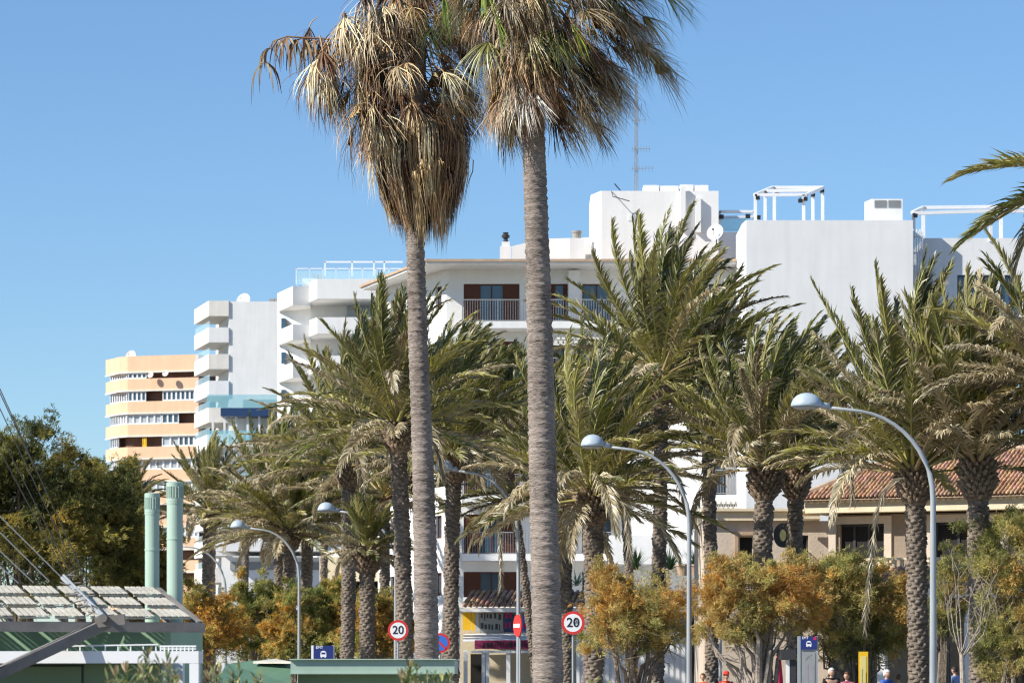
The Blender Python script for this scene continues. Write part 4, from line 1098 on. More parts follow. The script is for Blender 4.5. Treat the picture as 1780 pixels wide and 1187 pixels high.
# tall fan palms (washingtonia) with hanging dead leaves
def fan_leaves(name, specs, seed, parent, material, cols, threads=True, wnd=.07):
    """specs: list of (base point, direction, petiole length, blade length, segments, hang 0..1, spread deg)"""
    rng = np.random.RandomState(seed); V = []; T3 = []; T4 = []; C = []
    for (b, d, pl_, bl, ns, hang, spread) in specs:
        b = np.array(b, dtype=float); d = nrmz(np.array(d, dtype=float)); col = np.array(cols[rng.randint(len(cols))])*rng.uniform(.75, 1.25)
        # petiole
        K = 6; q = b.copy(); dd = d.copy(); pts = [q.copy()]
        for k in range(K):
            dd = nrmz(dd + np.array([.03, 0, -.16*hang])); q = q + dd*pl_/K; pts.append(q.copy())
        side = np.cross(dd, [0, 0, 1.0]); 
        if np.linalg.norm(side) < .2: side = np.array([rng.uniform(-1, 1), rng.uniform(-1, 1), 0])
        side = nrmz(side); rollv = rng.uniform(-.5, .5); up = nrmz(np.cross(side, dd)); side = nrmz(side*math.cos(rollv)+up*math.sin(rollv)); up = nrmz(np.cross(side, dd))
        pc = np.array([.42, .26, .12])*rng.uniform(.6, 1.1)
        for k in range(K):
            i0 = len(V); w_ = .02
            V += [pts[k]-side*w_, pts[k]+side*w_, pts[k]+up*w_*.8, pts[k+1]-side*w_*.9, pts[k+1]+side*w_*.9, pts[k+1]+up*w_*.7]; C += [pc]*6
            T4 += [(i0, i0+1, i0+4, i0+3), (i0+1, i0+2, i0+5, i0+4), (i0+2, i0, i0+3, i0+5)]
        # segments
        for j in range(ns):
            t = (j+.5)/ns*2-1; an = math.radians(spread)*t + rng.uniform(-.03, .03)
            an += rng.normal()*.10*hang; ds = nrmz(dd*math.cos(an) + side*math.sin(an) + up*(.12*abs(t)+rng.normal()*.20*hang)); limp = rng.uniform(.35, 1.5)
            ll = bl*(1-.25*abs(t))*rng.uniform(.75, 1.1); S = 5; q = pts[-1].copy(); dv = ds.copy(); sp = []
            for k in range(S+1):
                sp.append(q.copy()); fall = hang*limp*(.10+.42*(k/S)); dv = nrmz(dv + np.array([wnd*hang, .0, -fall]) + rng.normal(size=3)*.10*hang); q = q + dv*ll/S
            wv = nrmz(np.cross(dv, up)+rng.uniform(-.3, .3, 3)); cc = col*rng.uniform(.3, 1.6)
            ws = [.007, .0115, .0095, .007, .004]; i0 = len(V)
            for k in range(S): V += [sp[k]-wv*ws[k], sp[k]+wv*ws[k]]; C += [cc*(1.0 if k < 3 else 1.1)]*2
            V.append(sp[S]); C.append(cc*1.2)
            for k in range(S-1): T4.append((i0+2*k, i0+2*k+1, i0+2*k+3, i0+2*k+2))
            T3.append((i0+2*S-2, i0+2*S-1, i0+2*S))
            if threads and rng.rand() < .35:
                i1 = len(V); q = sp[3]; e = q + np.array([rng.uniform(-.1, .15), rng.uniform(-.1, .1), -rng.uniform(.2, .5)])
                V += [q, q+np.array([.006, 0, 0]), e]; C += [cc*.9]*3; T3.append((i1, i1+1, i1+2))
        # pleated blade base (the solid part of the fan)
        nb = 12; i0 = len(V); V.append(pts[-1]); C.append(col*.9); fb = bl*.17
        for j in range(nb+1):
            an = math.radians(spread)*(j/nb*2-1); p = pts[-1] + (dd*math.cos(an)+side*math.sin(an))*fb + up*(.03*(j % 2)) + np.array([0, 0, -fb*.35*hang])
            V.append(p); C.append(col*(.85 if j % 2 else 1.1))
        for j in range(nb): T3.append((i0, i0+1+j, i0+2+j))
    return np_build(name, np.array(V), np.array(T3), np.array(T4), material, parent, np.clip(np.array(C), .01, .8))

def fan_trunk(o, pts, seed):
    """pts: (px, py, width px) down the trunk at distance D"""
    rng = np.random.RandomState(seed); D = o.location.y
    zs_ = [Z(p[1], D) for p in pts]; xs_ = [X(p[0], D) for p in pts]; rs_ = [p[2]*D/F/2 for p in pts]
    order = np.argsort(zs_); zs_ = np.array(zs_)[order]; xs_ = np.array(xs_)[order]; rs_ = np.array(rs_)[order]
    seg = 28; zz = np.arange(0.0, zs_[-1], .022); V = []; Q = []; ph = rng.uniform(0, 6, seg)
    for j, z in enumerate(zz):
        x = np.interp(z, zs_, xs_); r = np.interp(z, zs_, rs_)*(1+rng.uniform(-.022, .022)) + .012*max(0, math.sin(z*38+math.sin(z*3)*2))
        rough = rng.uniform(-.010, .012, seg)
        for k in range(seg):
            an = 2*math.pi*k/seg; rr = r+rough[k]; V.append((x+rr*math.cos(an), D+rr*math.sin(an), z))
        if j:
            for k in range(seg): Q.append(((j-1)*seg+k, (j-1)*seg+(k+1) % seg, j*seg+(k+1) % seg, j*seg+k))
    np_build('trunk', np.array(V), np.zeros((0, 3)), np.array(Q), M['fan_trunk'], o)

DRY = [[.52,.36,.18],[.34,.20,.10],[.64,.51,.31],[.17,.09,.045],[.075,.038,.02]]
def beard(name, D, n, seed, parent, fx, ytop, reach_l, reach_r, ybot, yslope, ns=20):
    # bundles of dead blades folded down along the trunk: out over the shoulder, then down and slightly inward
    rng = np.random.RandomState(seed); V = []; T3 = []; T4 = []; C = []
    for i in range(n):
        az = rng.uniform(0, 2*math.pi); o_ = np.array([math.cos(az), math.sin(az), 0]); reach = (reach_l if o_[0] < 0 else reach_r)*rng.uniform(.25, 1.0)**.7
        q0 = np.array(P(fx, rng.uniform(*ytop), D)) + o_*.12
        ztip = Z(ybot, D) + yslope*reach*D/F*rng.uniform(.7, 1.3)*F/D + rng.uniform(-.12, .55)
        col = np.array(DRY[rng.choice(5, p=[.24,.24,.12,.20,.20])])*rng.uniform(.7, 1.25)
        for j in range(ns):
            rr = reach+rng.normal()*.06; daz = az+rng.normal()*.11; o2 = np.array([math.cos(daz), math.sin(daz), 0]); zt = ztip+abs(rng.normal())*.22
            S = 8; path = []
            wob = rng.normal(size=3)*.035
            for k in range(S+1):
                t = k/S; out = rr*math.sin(min(1, t*2.3)*math.pi/2)*(1-.50*max(0, t-.45)); zz = q0[2] + .10*math.sin(t*3.1)*(t < .4) + (zt-q0[2])*t**1.15
                path.append(np.array([q0[0], D, 0]) + o2*out + np.array([.10*t*t, 0, zz]) + wob*math.sin(t*5+j))
            wv = nrmz(np.array([-math.sin(daz), math.cos(daz), 0]) + rng.normal(size=3)*.5); cc = col*rng.uniform(.4, 1.5); i0 = len(V)
            for k in range(S): 
                w2 = [.008,.013,.013,.012,.011,.009,.007,.005][k]; V += [path[k]-wv*w2, path[k]+wv*w2]; C += [cc]*2
            V.append(path[S]); C.append(cc*1.1)
            for k in range(S-1): T4.append((i0+2*k, i0+2*k+1, i0+2*k+3, i0+2*k+2))
            T3.append((i0+2*S-2, i0+2*S-1, i0+2*S))
    return np_build(name, np.array(V), np.array(T3), np.array(T4), M['dry_leaf'], parent, np.clip(np.array(C), .01, .8))
LIVE = [[.09,.11,.04],[.07,.085,.03],[.22,.22,.06],[.24,.19,.09],[.36,.28,.16]]
LIME = [[.42,.50,.07],[.34,.42,.08]]

# left fan palm
D1 = 66.0
fp = thing('fan_palm', (X(742,D1), D1, 0.1), 'left tall fan palm with ragged broken crown and long beard of dead leaves', 'palm tree', 'tall fan palms')
fan_trunk(fp, [(743,1300,46),(742,1140,42),(740,1000,40),(735,800,36),(727,600,33),(722,430,30),(722,200,30),(728,30,30),(730,-80,30)], 1)
rng = np.random.RandomState(4)
beard('dead_leaf_skirt', D1, 150, 6, fp, 726, (190, 310), .74, .84, 468, 1.15, 26)
sp = []
for i in range(120):                     # loose dead leaves higher up
    an = rng.uniform(0, 2*math.pi) if i % 5 < 3 else math.pi+rng.uniform(-1, 1); q = P(727, rng.uniform(-80, 165), D1); o_ = np.array([math.cos(an), math.sin(an), 0])
    el = rng.uniform(-.9, .6); lf_ = max(0, -o_[0]); rt_ = max(0, o_[0])
    d = o_ + np.array([-.12, 0, el])
    sp.append((np.array(q)+o_*.14, d, rng.uniform(.55, 1.05)+.9*lf_*rng.rand(), rng.uniform(.65, 1.0)+.35*lf_, 26, 1.15+.3*lf_, rng.uniform(35, 80)))
for i in range(46):                      # dead leaves filling the side towards the other crown
    an = rng.uniform(-.9, .9); q = P(728, rng.uniform(-40, 190), D1); o_ = np.array([math.cos(an), math.sin(an), 0])
    sp.append((np.array(q)+o_*.14, o_+np.array([0, 0, rng.uniform(-.7, .4)]), rng.uniform(.4, .95), rng.uniform(.7, 1.1), 26, 1.2, rng.uniform(30, 70)))
for i in range(30):                      # drooping lobe on the windward side
    px, py = rng.uniform(545, 680), rng.uniform(15, 115)
    sp.append((np.array(P(px, py, D1+rng.uniform(-.5, .5))), np.array([rng.uniform(-1, .1), rng.uniform(-.6, .3), rng.uniform(-.6, .1)]), rng.uniform(.25, .6), rng.uniform(.8, 1.35), 26, rng.uniform(1.1, 1.8), rng.uniform(25, 60)))
fan_leaves('loose_dead_leaves', sp, 7, fp, M['dry_leaf'], DRY)
# one broken stalk hanging out to the left with limp strips
V = []; T3 = []; T4 = []; C = []
stalk = [P(x, y, D1-.1) for x, y in ((700,78),(660,72),(610,72),(565,68),(530,66),(498,64),(476,72),(462,92),(456,118))]
for k in range(len(stalk)-1):
    i0 = len(V); w2 = .022-.0015*k
    for q in (stalk[k], stalk[k+1]): V += [np.array(q)+np.array([0,0,w2]), np.array(q)-np.array([0,0,w2]), np.array(q)+np.array([0,-w2,0])]; C += [[.30,.17,.09]]*3
    T4 += [(i0,i0+1,i0+4,i0+3),(i0+1,i0+2,i0+5,i0+4),(i0+2,i0,i0+3,i0+5)]
for st_i, (px, py, ln) in enumerate(((458,110,.95),(468,84,.75),(482,70,.5),(498,66,1.15),(503,66,.7),(520,68,.55),(528,67,.95),(545,70,1.1),(552,70,.6),(566,72,.9),(580,72,.6),(596,74,.8),(612,74,.7),(630,74,.8),(648,74,.6))):
    for j in range(7):
        q = np.array(P(px+rng.uniform(-4,4), py, D1-.1)); dv = nrmz(np.array([rng.uniform(-.5,.25), rng.uniform(-.3,.3), .1])); L_ = ln*rng.uniform(.5, 1.1); cl = np.array(DRY[rng.randint(5)])*rng.uniform(.7,1.2); i0 = len(V)
        for k in range(7):
            ww = [.012,.02,.024,.02,.014,.009,.004][k]*(1 if j < 3 else .5); V += [q-np.array([ww,0,0]), q+np.array([ww,.004,0])]; C += [cl]*2; dv = nrmz(dv+np.array([.05,0,-.8])); q = q+dv*L_/6
        for k in range(6): T4.append((i0+2*k, i0+2*k+1, i0+2*k+3, i0+2*k+2))
np_build('hanging_stalk', np.array(V), np.zeros((0,3)), np.array(T4), M['dry_leaf'], fp, np.array(C))
sp = []
for i in range(34):
    an = rng.uniform(0, 2*math.pi); q = P(730, rng.uniform(-110, 20), D1); o_ = np.array([math.cos(an), math.sin(an), 0])
    sp.append((np.array(q)+o_*.12, o_+np.array([.0, 0, rng.uniform(-.5, 1.2)]), rng.uniform(.7, 1.2), rng.uniform(.7, 1.0), 26, .7, rng.uniform(60, 85)))
fan_leaves('green_leaves', sp, 8, fp, M['palm_leaf'], LIVE)

# right fan palm
D2 = 61.0
fp = thing('fan_palm', (X(953,D2), D2, 0.1), 'right and tallest fan palm with thick ringed grey trunk and full drooping crown', 'palm tree', 'tall fan palms')
fan_trunk(fp, [(954,1300,56),(953,1187,53),(948,1000,49),(943,800,47),(939,600,44),(933,400,40),(926,200,38),(925,60,38),(930,-100,36)], 2)
sp = []
for i in range(215):
    low = rng.rand(); py = -110+235*low; an = rng.uniform(0, 2*math.pi); o_ = np.array([math.cos(an), math.sin(an), 0]); q = P(927, py, D2)
    rt_ = max(0, o_[0]); k_ = (1-.36*low)
    d = o_*(1.05-.15*low) + np.array([.10, 0, .2-rng.uniform(.1, .6)-.45*low])
    sp.append((np.array(q)+o_*.16, d, (rng.uniform(.75, 1.15)+.9*rt_*rng.uniform(.4, 1))*k_+.15, rng.uniform(.8, 1.25), 24, rng.uniform(.6, 1.0), rng.uniform(22, 50)))
fan_leaves('dead_leaf_skirt', sp, 16, fp, M['dry_leaf'], DRY[:3]+[[.30,.20,.12],[.62,.56,.44],[.10,.055,.03],[.06,.035,.02]], wnd=.10)
sp = []
for i in range(76):
    an = rng.uniform(0, 2*math.pi); q = P(930, rng.uniform(-170, 10), D2); o_ = np.array([math.cos(an), math.sin(an), 0]); rt_ = max(0, o_[0])
    sp.append((np.array(q)+o_*.12, o_+np.array([.15, 0, rng.uniform(-.55, .9)]), rng.uniform(1.05, 1.45)+.95*rt_, rng.uniform(.9, 1.25), 34, .8, rng.uniform(45, 80)))
fan_leaves('green_leaves', sp, 18, fp, M['palm_leaf'], LIVE)
sp = []
for (px, py, dx, ns) in ((842, -48, -.1, 16), (772, -30, -.15, 14), (858, 5, .1, 10), (985, 20, .4, 12)):
    sp.append((np.array(P(px, py, D2-1.3)), np.array([dx, -.4, -.9]), .25, .85, ns, .6, 16))
fan_leaves('lime_leaves', sp, 19, fp, M['palm_leaf'], LIME, False)

# ------------------------------------------------------------------ tamarisks and other trees
OR = np.array([[.50,.31,.11],[.48,.36,.14],[.44,.36,.15],[.38,.35,.14],[.28,.275,.105],[.18,.19,.075]])
OR2 = np.array([[.50,.31,.10],[.46,.34,.12],[.38,.33,.12],[.31,.30,.105],[.23,.25,.085],[.15,.18,.065]])
def feathery_tree(base, blobs, n, seed, label, pal, group, name='tamarisk_tree', ll=.115, w_=.0085, bark='bark', sprays=9, orange=.5, trunks=2, scalef=1.9, droopy=.2):
    """blobs: (x, y, z, rx, ry, rz) lumps that the twigs fill; foliage is many thin drooping sprays"""
    rng = np.random.RandomState(seed); base = np.array(base); n = int(n*1.7)
    o = thing(name, base, label, 'tree', group)
    bl = np.array(blobs, dtype=float); vol = bl[:, 3]*bl[:, 4]*bl[:, 5]; pr = vol/vol.sum()
    # limbs
    t = MB(); tips = []
    for b in bl:
        k = rng.randint(2, 4)
        for _ in range(k):
            s0 = base + np.array([rng.uniform(-.15, .15)*trunks, rng.uniform(-.1, .1), 0]); e = b[:3] + rng.uniform(-.5, .5, 3)*b[3:]
            m1 = s0 + (e-s0)*.35 + np.array([0, 0, .25*abs(e[2]-s0[2])]) + rng.uniform(-.15, .15, 3); m2 = s0+(e-s0)*.7+rng.uniform(-.2, .2, 3)+np.array([0,0,.1])
            t.tube([s0, m1, m2, e], [.085, .06, .035, .012], 6)
            for _ in range(9):
                q = m2 + (e-m2)*rng.rand(); tip = q + rng.uniform(-1, 1, 3)*b[3:]*.75; t.tube([q, (q+tip)/2+rng.uniform(-.1,.1,3), tip], [.016, .01, .005], 4, cap=False); tips.append(tip)
    t.build('trunk', M[bark], o)
    # sub clusters
    nc = max(8, n//26)
    ci = rng.choice(len(bl), nc, p=pr); u = nrmz(rng.normal(size=(nc, 3)))*(rng.uniform(.25, 1.0, (nc, 1))**.5)
    cc = bl[ci, :3] + u*bl[ci, 3:]
    wsp = rng.rand(nc) < .45          # wisps that stick out and trail off
    cc = np.where(wsp[:, None], bl[ci, :3] + nrmz(u)*bl[ci, 3:]*rng.uniform(.9, 1.3, (nc, 1)) + np.array([.05, 0, .12]), cc)
    npl = max(10, nc//9); pc = rng.choice(len(bl), npl, p=pr); pd = nrmz(rng.normal(size=(npl, 3))*np.array([1, .8, .7])+np.array([.15, 0, .75]))   # plumes: long loose sprays
    isp = rng.rand(nc) < .55; pi = rng.randint(0, npl, nc); pt = rng.uniform(.25, 1.65, nc)
    cc = np.where(isp[:, None], bl[pc[pi], :3] + pd[pi]*bl[pc[pi], 3:]*pt[:, None] + rng.normal(size=(nc, 3))*.07, cc); wsp = wsp | (isp & (pt > .95))
    cr = rng.uniform(.14, .42, nc)*np.clip(bl[ci, 3]/1.2, .6, 1.6)*np.where(wsp, .6, 1.0)
    si = rng.randint(0, nc, n); ctr = cc[si] + rng.normal(size=(n, 3))*cr[si][:, None]*np.array([.75, .75, .6])
    out = np.where(isp[si][:, None], pd[pi[si]], nrmz(ctr - bl[ci[si], :3]))
    # sprays
    hue = (np.sin(ctr[:, 0]*scalef+seed)+np.sin(ctr[:, 1]*scalef*.9+1)+np.sin(ctr[:, 2]*scalef*1.2+2))/6+.5
    hue = np.clip(hue*.8 + rng.rand(n)*.2 + (rng.rand(nc)[si]-.5)*.55 + (.54-orange), 0, .999)
    pal = np.array(pal); col = pal[(hue*len(pal)).astype(int)]*rng.uniform(.6, 1.3, (n, 1))*rng.uniform(.7, 1.3, nc)[si][:, None]*1.12
    m = n*sprays; ctr = np.repeat(ctr, sprays, 0); out = np.repeat(out, sprays, 0); col = np.repeat(col, sprays, 0)*rng.uniform(.8, 1.2, (m, 1))
    d = nrmz(out*.6 + rng.normal(size=(m, 3))*.65 + np.array([.12, 0, .25])); L = ll*rng.uniform(.5, 1.3, (m, 1))
    p0 = ctr + rng.normal(size=(m, 3))*.03; p1 = p0 + d*L*.55; p2 = p1 + nrmz(d+np.array([.1, 0, -1.0])*droopy*2)*L*.45
    wv = nrmz(np.cross(d, rng.normal(size=(m, 3))))*w_
    V = np.stack([p0-wv*.6, p0+wv*.6, p1+wv, p1-wv, p2], 1).reshape(-1, 3); q = np.arange(m)*5
    T4 = np.stack([q, q+1, q+2, q+3], 1); T3 = np.stack([q+3, q+2, q+4], 1)
    np_build('foliage', V, T3, T4, M['feather'], o, np.repeat(col, 5, 0))
    return o
def blob(px, py, D, rx, rz, dy=0, ry=None):
    q = P(px, py, D+dy); k = D/F; return (q.x, q.y, q.z, rx*k, ry or (rx*k), rz*k)

G1 = 'tamarisk trees along the pavement'
feathery_tree((X(1100,98),98,.1), [blob(1066,1050,98,42,40), blob(1130,1042,98,46,48,.8), blob(1100,1085,98,75,45), blob(1165,1090,98,40,45,.3), blob(1050,1010,98,30,22)], 3600, 51, 'orange tinged tamarisk right of the right speed limit sign', OR, G1, orange=.62, bark='bark')
feathery_tree((X(1322,94),94,.1), [blob(1290,1022,94,62,42), blob(1350,1018,94,55,38,.6), blob(1275,1065,94,50,55), blob(1330,1070,94,60,55,.5), blob(1260,1110,94,38,26), blob(1385,1050,94,45,55,.3), blob(1225,1080,94,22,40)], 5200, 52, 'orange and green tamarisk with pale forked trunk left of the bus stop totem', OR, G1, orange=.66, bark='pale_bark')
feathery_tree((X(1500,96),96,.1), [blob(1440,1024,96,55,40), blob(1505,1030,96,62,42,.5), blob(1465,1070,96,70,60), blob(1540,1070,96,55,65,.4), blob(1420,1110,96,45,40), blob(1510,1120,96,65,35,.6)], 6000, 53, 'rusty orange tamarisk behind the bus stop totem', OR, G1, orange=.62)
feathery_tree((X(1770,92),92,.1), [blob(1760,960,92,60,60), blob(1752,1040,92,42,60,.5), blob(1790,1090,92,60,70), blob(1765,1150,92,50,45,.3), blob(1725,1130,92,30,45), blob(1722,1000,92,22,34)], 5200, 54, 'green and rust tamarisk at the right edge beside the pale palm trunk', OR, G1, orange=.48)
feathery_tree((X(1640,100),100,.1), [blob(1648,995,100,26,34), blob(1660,1035,100,26,26), blob(1640,1075,100,25,35)], 900, 55, 'thin half bare tamarisk behind the nearest lamp post', OR, G1, orange=.45)
G2 = 'tamarisk trees behind the kiosks'
for k, (px, py, D, rx, rz, orr) in enumerate([(350,1075,150,70,60,.75),(440,1060,158,62,62,.6),(520,1075,150,62,60,.5),(590,1065,152,58,62,.62),(655,1085,146,58,50,.68)]):
    labs = ['rust coloured tamarisk next to the tall green vent pipe', 'tamarisk between the two farthest lamp posts, under the small far palm', 'greener tamarisk behind the second farthest lamp post',
            'tamarisk above the blue bus stop sign', 'rusty tamarisk around the left speed limit sign']
    feathery_tree((X(px,D),D,.1), [blob(px-rx*.45,py,D,rx*.6,rz*.8), blob(px+rx*.4,py+8,D,rx*.6,rz*.75,.6), blob(px,py-rz*.3,D,rx*.55,rz*.55), blob(px,py+rz*.7,D,rx,rz*.6,.5)], 3000, 60+k, labs[k], OR2, G2, orange=orr, ll=.17, w_=.014)
# dark mass of trees at the left
DK = np.array([[.46,.33,.10],[.36,.28,.085],[.28,.24,.075],[.21,.195,.065],[.14,.145,.05],[.095,.105,.038]])
G3 = 'big feathery trees behind the green kiosk'
D = 118
feathery_tree((X(30,D),D,.1), [blob(20,840,D,80,80), blob(70,800,D,55,50,.5), blob(-30,880,D,80,90), blob(60,900,D,90,85,1), blob(30,980,D,120,80), blob(40,765,D,30,26)], 8200, 71, 'tall dark olive tree behind the cables at the left edge', DK, G3, 'tamarisk_tree', ll=.15, w_=.0125, orange=.42, trunks=3)
feathery_tree((X(140,D+4),D+4,.1), [blob(112,842,D,52,48,4), blob(150,890,D,80,70,4), blob(120,950,D,95,80,4), blob(175,970,D,60,70,4.5), blob(95,785,D,35,28,4)], 7000, 72, 'middle dark olive tree with golden tips behind the kiosk roof', DK, G3, 'tamarisk_tree', ll=.15, w_=.0125, orange=.46, trunks=3)
feathery_tree((X(240,D+8),D+8,.1), [blob(215,930,D,50,40,8), blob(255,965,D,50,50,8), blob(215,985,D,60,60,8), blob(250,1030,D,60,55,8)], 5600, 73, 'lower brownish tree behind the shorter vent pipe', DK, G3, 'tamarisk_tree', ll=.15, w_=.0125, orange=.55, trunks=3)

# bare white-branched shrub and terrace plants
bs = thing('bare_shrub', (X(1678,84),84,.1), 'leafless pale branched shrub between the nearest lamp post and the pale palm trunk', 'shrub')
t = MB(); rr = random.Random(9); b0 = P(1677,1260,84); f0 = P(1672,1138,84)
t.tube([Vector((b0.x,84,.1)), f0], [.085,.06], 8)
for k in range(9):
    e = P(1650+k*13-rr.uniform(0,22), rr.uniform(960,1080), 84+rr.uniform(-1,1)); m_ = f0.lerp(e, .35)+Vector(((e.x-f0.x)*.25, 0, -.05)); t.tube([f0+Vector((0,0,rr.uniform(-.2,.05))), m_, f0.lerp(e,.7)+Vector((rr.uniform(-.08,.08),0,0)), e], [.018,.012,.007,.003], 5, cap=False)
    for j in range(4):
        q = m_.lerp(e, rr.uniform(.1,.9)); t.tube([q, q+Vector((rr.uniform(-.35,.35), rr.uniform(-.3,.3), rr.uniform(.2,.7)))], [.010,.003], 4, cap=False)
t.build('branches', M['pale_bark'], bs)

def agave(px, py, D, r, seed, label, n=26, col=((.30,.38,.27),(.20,.28,.18)), w_=.05, grp=None, nm='agave_plant'):
    rng = np.random.RandomState(seed); o = thing(nm, P(px, py, D), label, 'plant', grp); c = np.array(P(px, py, D)); V = []; Q = []; C = []
    for i in range(n):
        az = i*2.4; el = math.radians(rng.uniform(5, 80)); d = np.array([math.cos(az)*math.cos(el), math.sin(az)*math.cos(el), math.sin(el)]); s_ = np.array([-math.sin(az), math.cos(az), 0])
        L = r*rng.uniform(.7, 1.1); b = len(V); q = c.copy(); cl = np.array(col[i % 2])*rng.uniform(.8, 1.2)
        for k in range(5):
            ww = w_*[.8, 1, .8, .5, .05][k]; V += [q-s_*ww, q+s_*ww]; C += [cl]*2; d = nrmz(d+np.array([0, 0, -.12])); q = q+d*L/4
        for k in range(4): Q.append((b+2*k, b+2*k+1, b+2*k+3, b+2*k+2))
    np_build('leaves', np.array(V), np.zeros((0,3)), np.array(Q), M['palm_leaf'], o, np.array(C))
    return o
agave(1002, 1018, 155, 1.0, 1, 'pale green agave on the shop terrace left of the bulging palm trunk')
agave(1056, 1012, 156, .95, 2, 'pale green agave on the shop terrace right of the bulging palm trunk')
for k, (px, lab) in enumerate(((1105, 'leftmost of the dark bushy cycads along the white terrace parapet'), (1165, 'middle dark bushy cycad along the white terrace parapet'), (1210, 'rightmost of the dark bushy cycads along the white terrace parapet'))):
    agave(px, 990, 160, 1.15, 5+k, lab, 90, ((.035,.07,.03),(.05,.09,.035)), .035, 'cycads on the terrace', 'cycad_plant')
for px, lab in ((1187, 'terracotta pot at the right end of the terrace edge'), (1208, 'small terracotta pot beside the larger one on the terrace edge')):
    o = thing('plant_pot', P(px, 1000, 154), lab, 'pot'); t = MB(); t.lathe(P(px, 1000, 154), [(.2,0),(.3,.4),(.34,.42),(.34,.5),(.28,.5)], 14); t.build('pot_body', M['eave'], o)

# ------------------------------------------------------------------ street lamps
def make_lamp():
    o = thing('street_lamp', (0,0,0), 'x', 'street lamp', 'curved street lamps along the road')
    t = MB(); H = 9.55
    pts = [(0,0,0.1),(0,0,.9),(0,0,3.5),(0,0,6.9)]; rr = [.10,.092,.084,.07]
    for k in range(1, 11):
        an = k/10*math.radians(82); pts.append((-2.1*(1-math.cos(an)), 0, 6.9+2.35*math.sin(an)*1.06)); rr.append(.07-.0025*k)
    pts.append((-2.75,0,H-.06)); rr.append(.05)
    t.tube(pts, rr, 14); t.build('pole', M['galv'], o, smooth=True)
    t = MB(); t.lathe((0,0,.1), [(.2,0),(.2,.04),(.16,.05),(.15,.5),(.128,.55)], 14); t.build('base_sleeve', M['galv'], o)
    t = MB(); t.lathe((-3.12,0,H-.06), [(.37,0),(.39,.03),(.38,.1),(.33,.22),(.25,.31),(.14,.37),(.03,.39)], 28); t.bar((-2.85,0,H),(-2.55,0,H-.04),.14,.14)
    ho = t.build('lamp_head', M['lamp'], o, smooth=True)
    t = MB(); t.lathe((-3.12,0,H-.13), [(.05,-.02),(.22,-.005),(.31,.03),(.35,.068)], 24); t.build('lamp_bowl', M['lampglass'], ho, smooth=True)
    return o
lp = make_lamp()
LAMPS = [(1622, 82, 1.12*.86, 'nearest and tallest street lamp, in front of the tile roofed house'),
         (1198, 96, .86, 'street lamp with pale dome over the orange tamarisk, second from the right'),
         (901, 107, .74, 'street lamp whose post stands just left of the thick fan palm trunk'),
         (688, 133, .86, 'street lamp behind the left 20 sign'),
         (520, 148, .84, 'street lamp second farthest along the row on the left'),
         (392, 168, .86, 'farthest street lamp, between the vent pipes and the low white building')]
for i, (px, D, sx, lab) in enumerate(LAMPS):
    o = lp if i == 0 else copy_thing(lp, (0,0,0), lab)
    o.location = (X(px, D), D, 0); o['label'] = lab; o.scale = (sx, .86, .842)
def small_lamp(px, py, D, lab):
    o = thing('globe_lamp', (X(px,D), D, .1), lab, 'street lamp', 'short globe lamps'); q = P(px, py, D); t = MB(); t.tube([(q.x,D,.1),(q.x,D,q.z)], .05, 8); t.build('pole', M['galv'], o)
    t = MB(); t.lathe((q.x, D, q.z), [(.2,0),(.28,.05),(.26,.2),(.17,.33),(.04,.38)], 18); t.build('lamp_head', M['lamp'], o, smooth=True)
small_lamp(1252, 1003, 110, 'short lamp with pale dome peeking over the tamarisk left of the pink house palms')
small_lamp(716, 1045, 150, 'short pale globe lamp hidden beside the left fan palm trunk')

# ------------------------------------------------------------------ traffic signs
def speed_sign(px, py, D, r, label, rz=0, scribble=False):
    o = thing('speed_limit_sign', (X(px,D), D, .1), label, 'traffic sign', 'round 20 speed limit signs')
    c = P(px, py, D)
    t = MB(); t.tube([(c.x, D+.06, .1), (c.x, D+.06, c.z+r*.9)], .03, 8); t.build('post', M['galv'], o)
    t = MB(); t.disc(c, r, .025); po = t.build('sign_plate', M['red'], o)
    t = MB(); t.disc(c+Vector((0,-.003,0)), r*.77, .003); t.build('white_field', M['signwhite'], po)
    text_mesh('20', r*1.12, 'numerals', M['black'], po, c+Vector((0,-.008,0)))
    if scribble:
        t = MB(); t.tube([c+Vector((.02,-.012,.02)), c+Vector((.05,-.012,.13)), c+Vector((.1,-.012,.02)), c+Vector((.02,-.012,-.03))], .012, 5); t.build('graffiti', M['darkmetal'], po)
speed_sign(692, 1095, 100, .30, 'left round 20 speed limit sign, in front of a lamp post')
speed_sign(996, 1082, 90, .305, 'right round 20 speed limit sign, numerals scribbled over, beside the thick trunk', scribble=True)
o = thing('no_entry_sign', (X(899,100), 100, .1), 'red no entry sign turned almost edge on beside the grey post', 'traffic sign'); c = P(899,1087,100)
t = MB(); nn = (-.93,-.37,0); t.disc(c, .32, .03, nrm=nn); po = t.build('sign_plate', M['red'], o)
t = MB(); nv_ = Vector(nn).normalized(); sdv = nv_.cross(Vector((0,0,1))).normalized(); q = c+nv_*.012; t.bar(q-sdv*.23, q+sdv*.23, .02, .11); t.build('white_bar', M['signwhite'], po)
t = MB(); t.tube([(c.x+.08,100.05,.1),(c.x+.08,100.05,c.z+.33)], .03, 8); t.build('post', M['galv'], o)
o = thing('no_parking_sign', (X(766,112), 112, .1), 'round blue no parking sign with red rim half hidden by the left fan palm trunk', 'traffic sign'); c = P(765,1117,112)
t = MB(); t.disc(c, .32, .025); po = t.build('sign_plate', M['red'], o); t = MB(); t.disc(c+Vector((0,-.003,0)), .25, .003); t.build('blue_field', M['rblue'], po)
t = MB(); t.bar(c+Vector((-.18,-.008,.18)), c+Vector((.18,-.008,-.18)), .004, .06); t.build('red_stripe', M['red'], po)
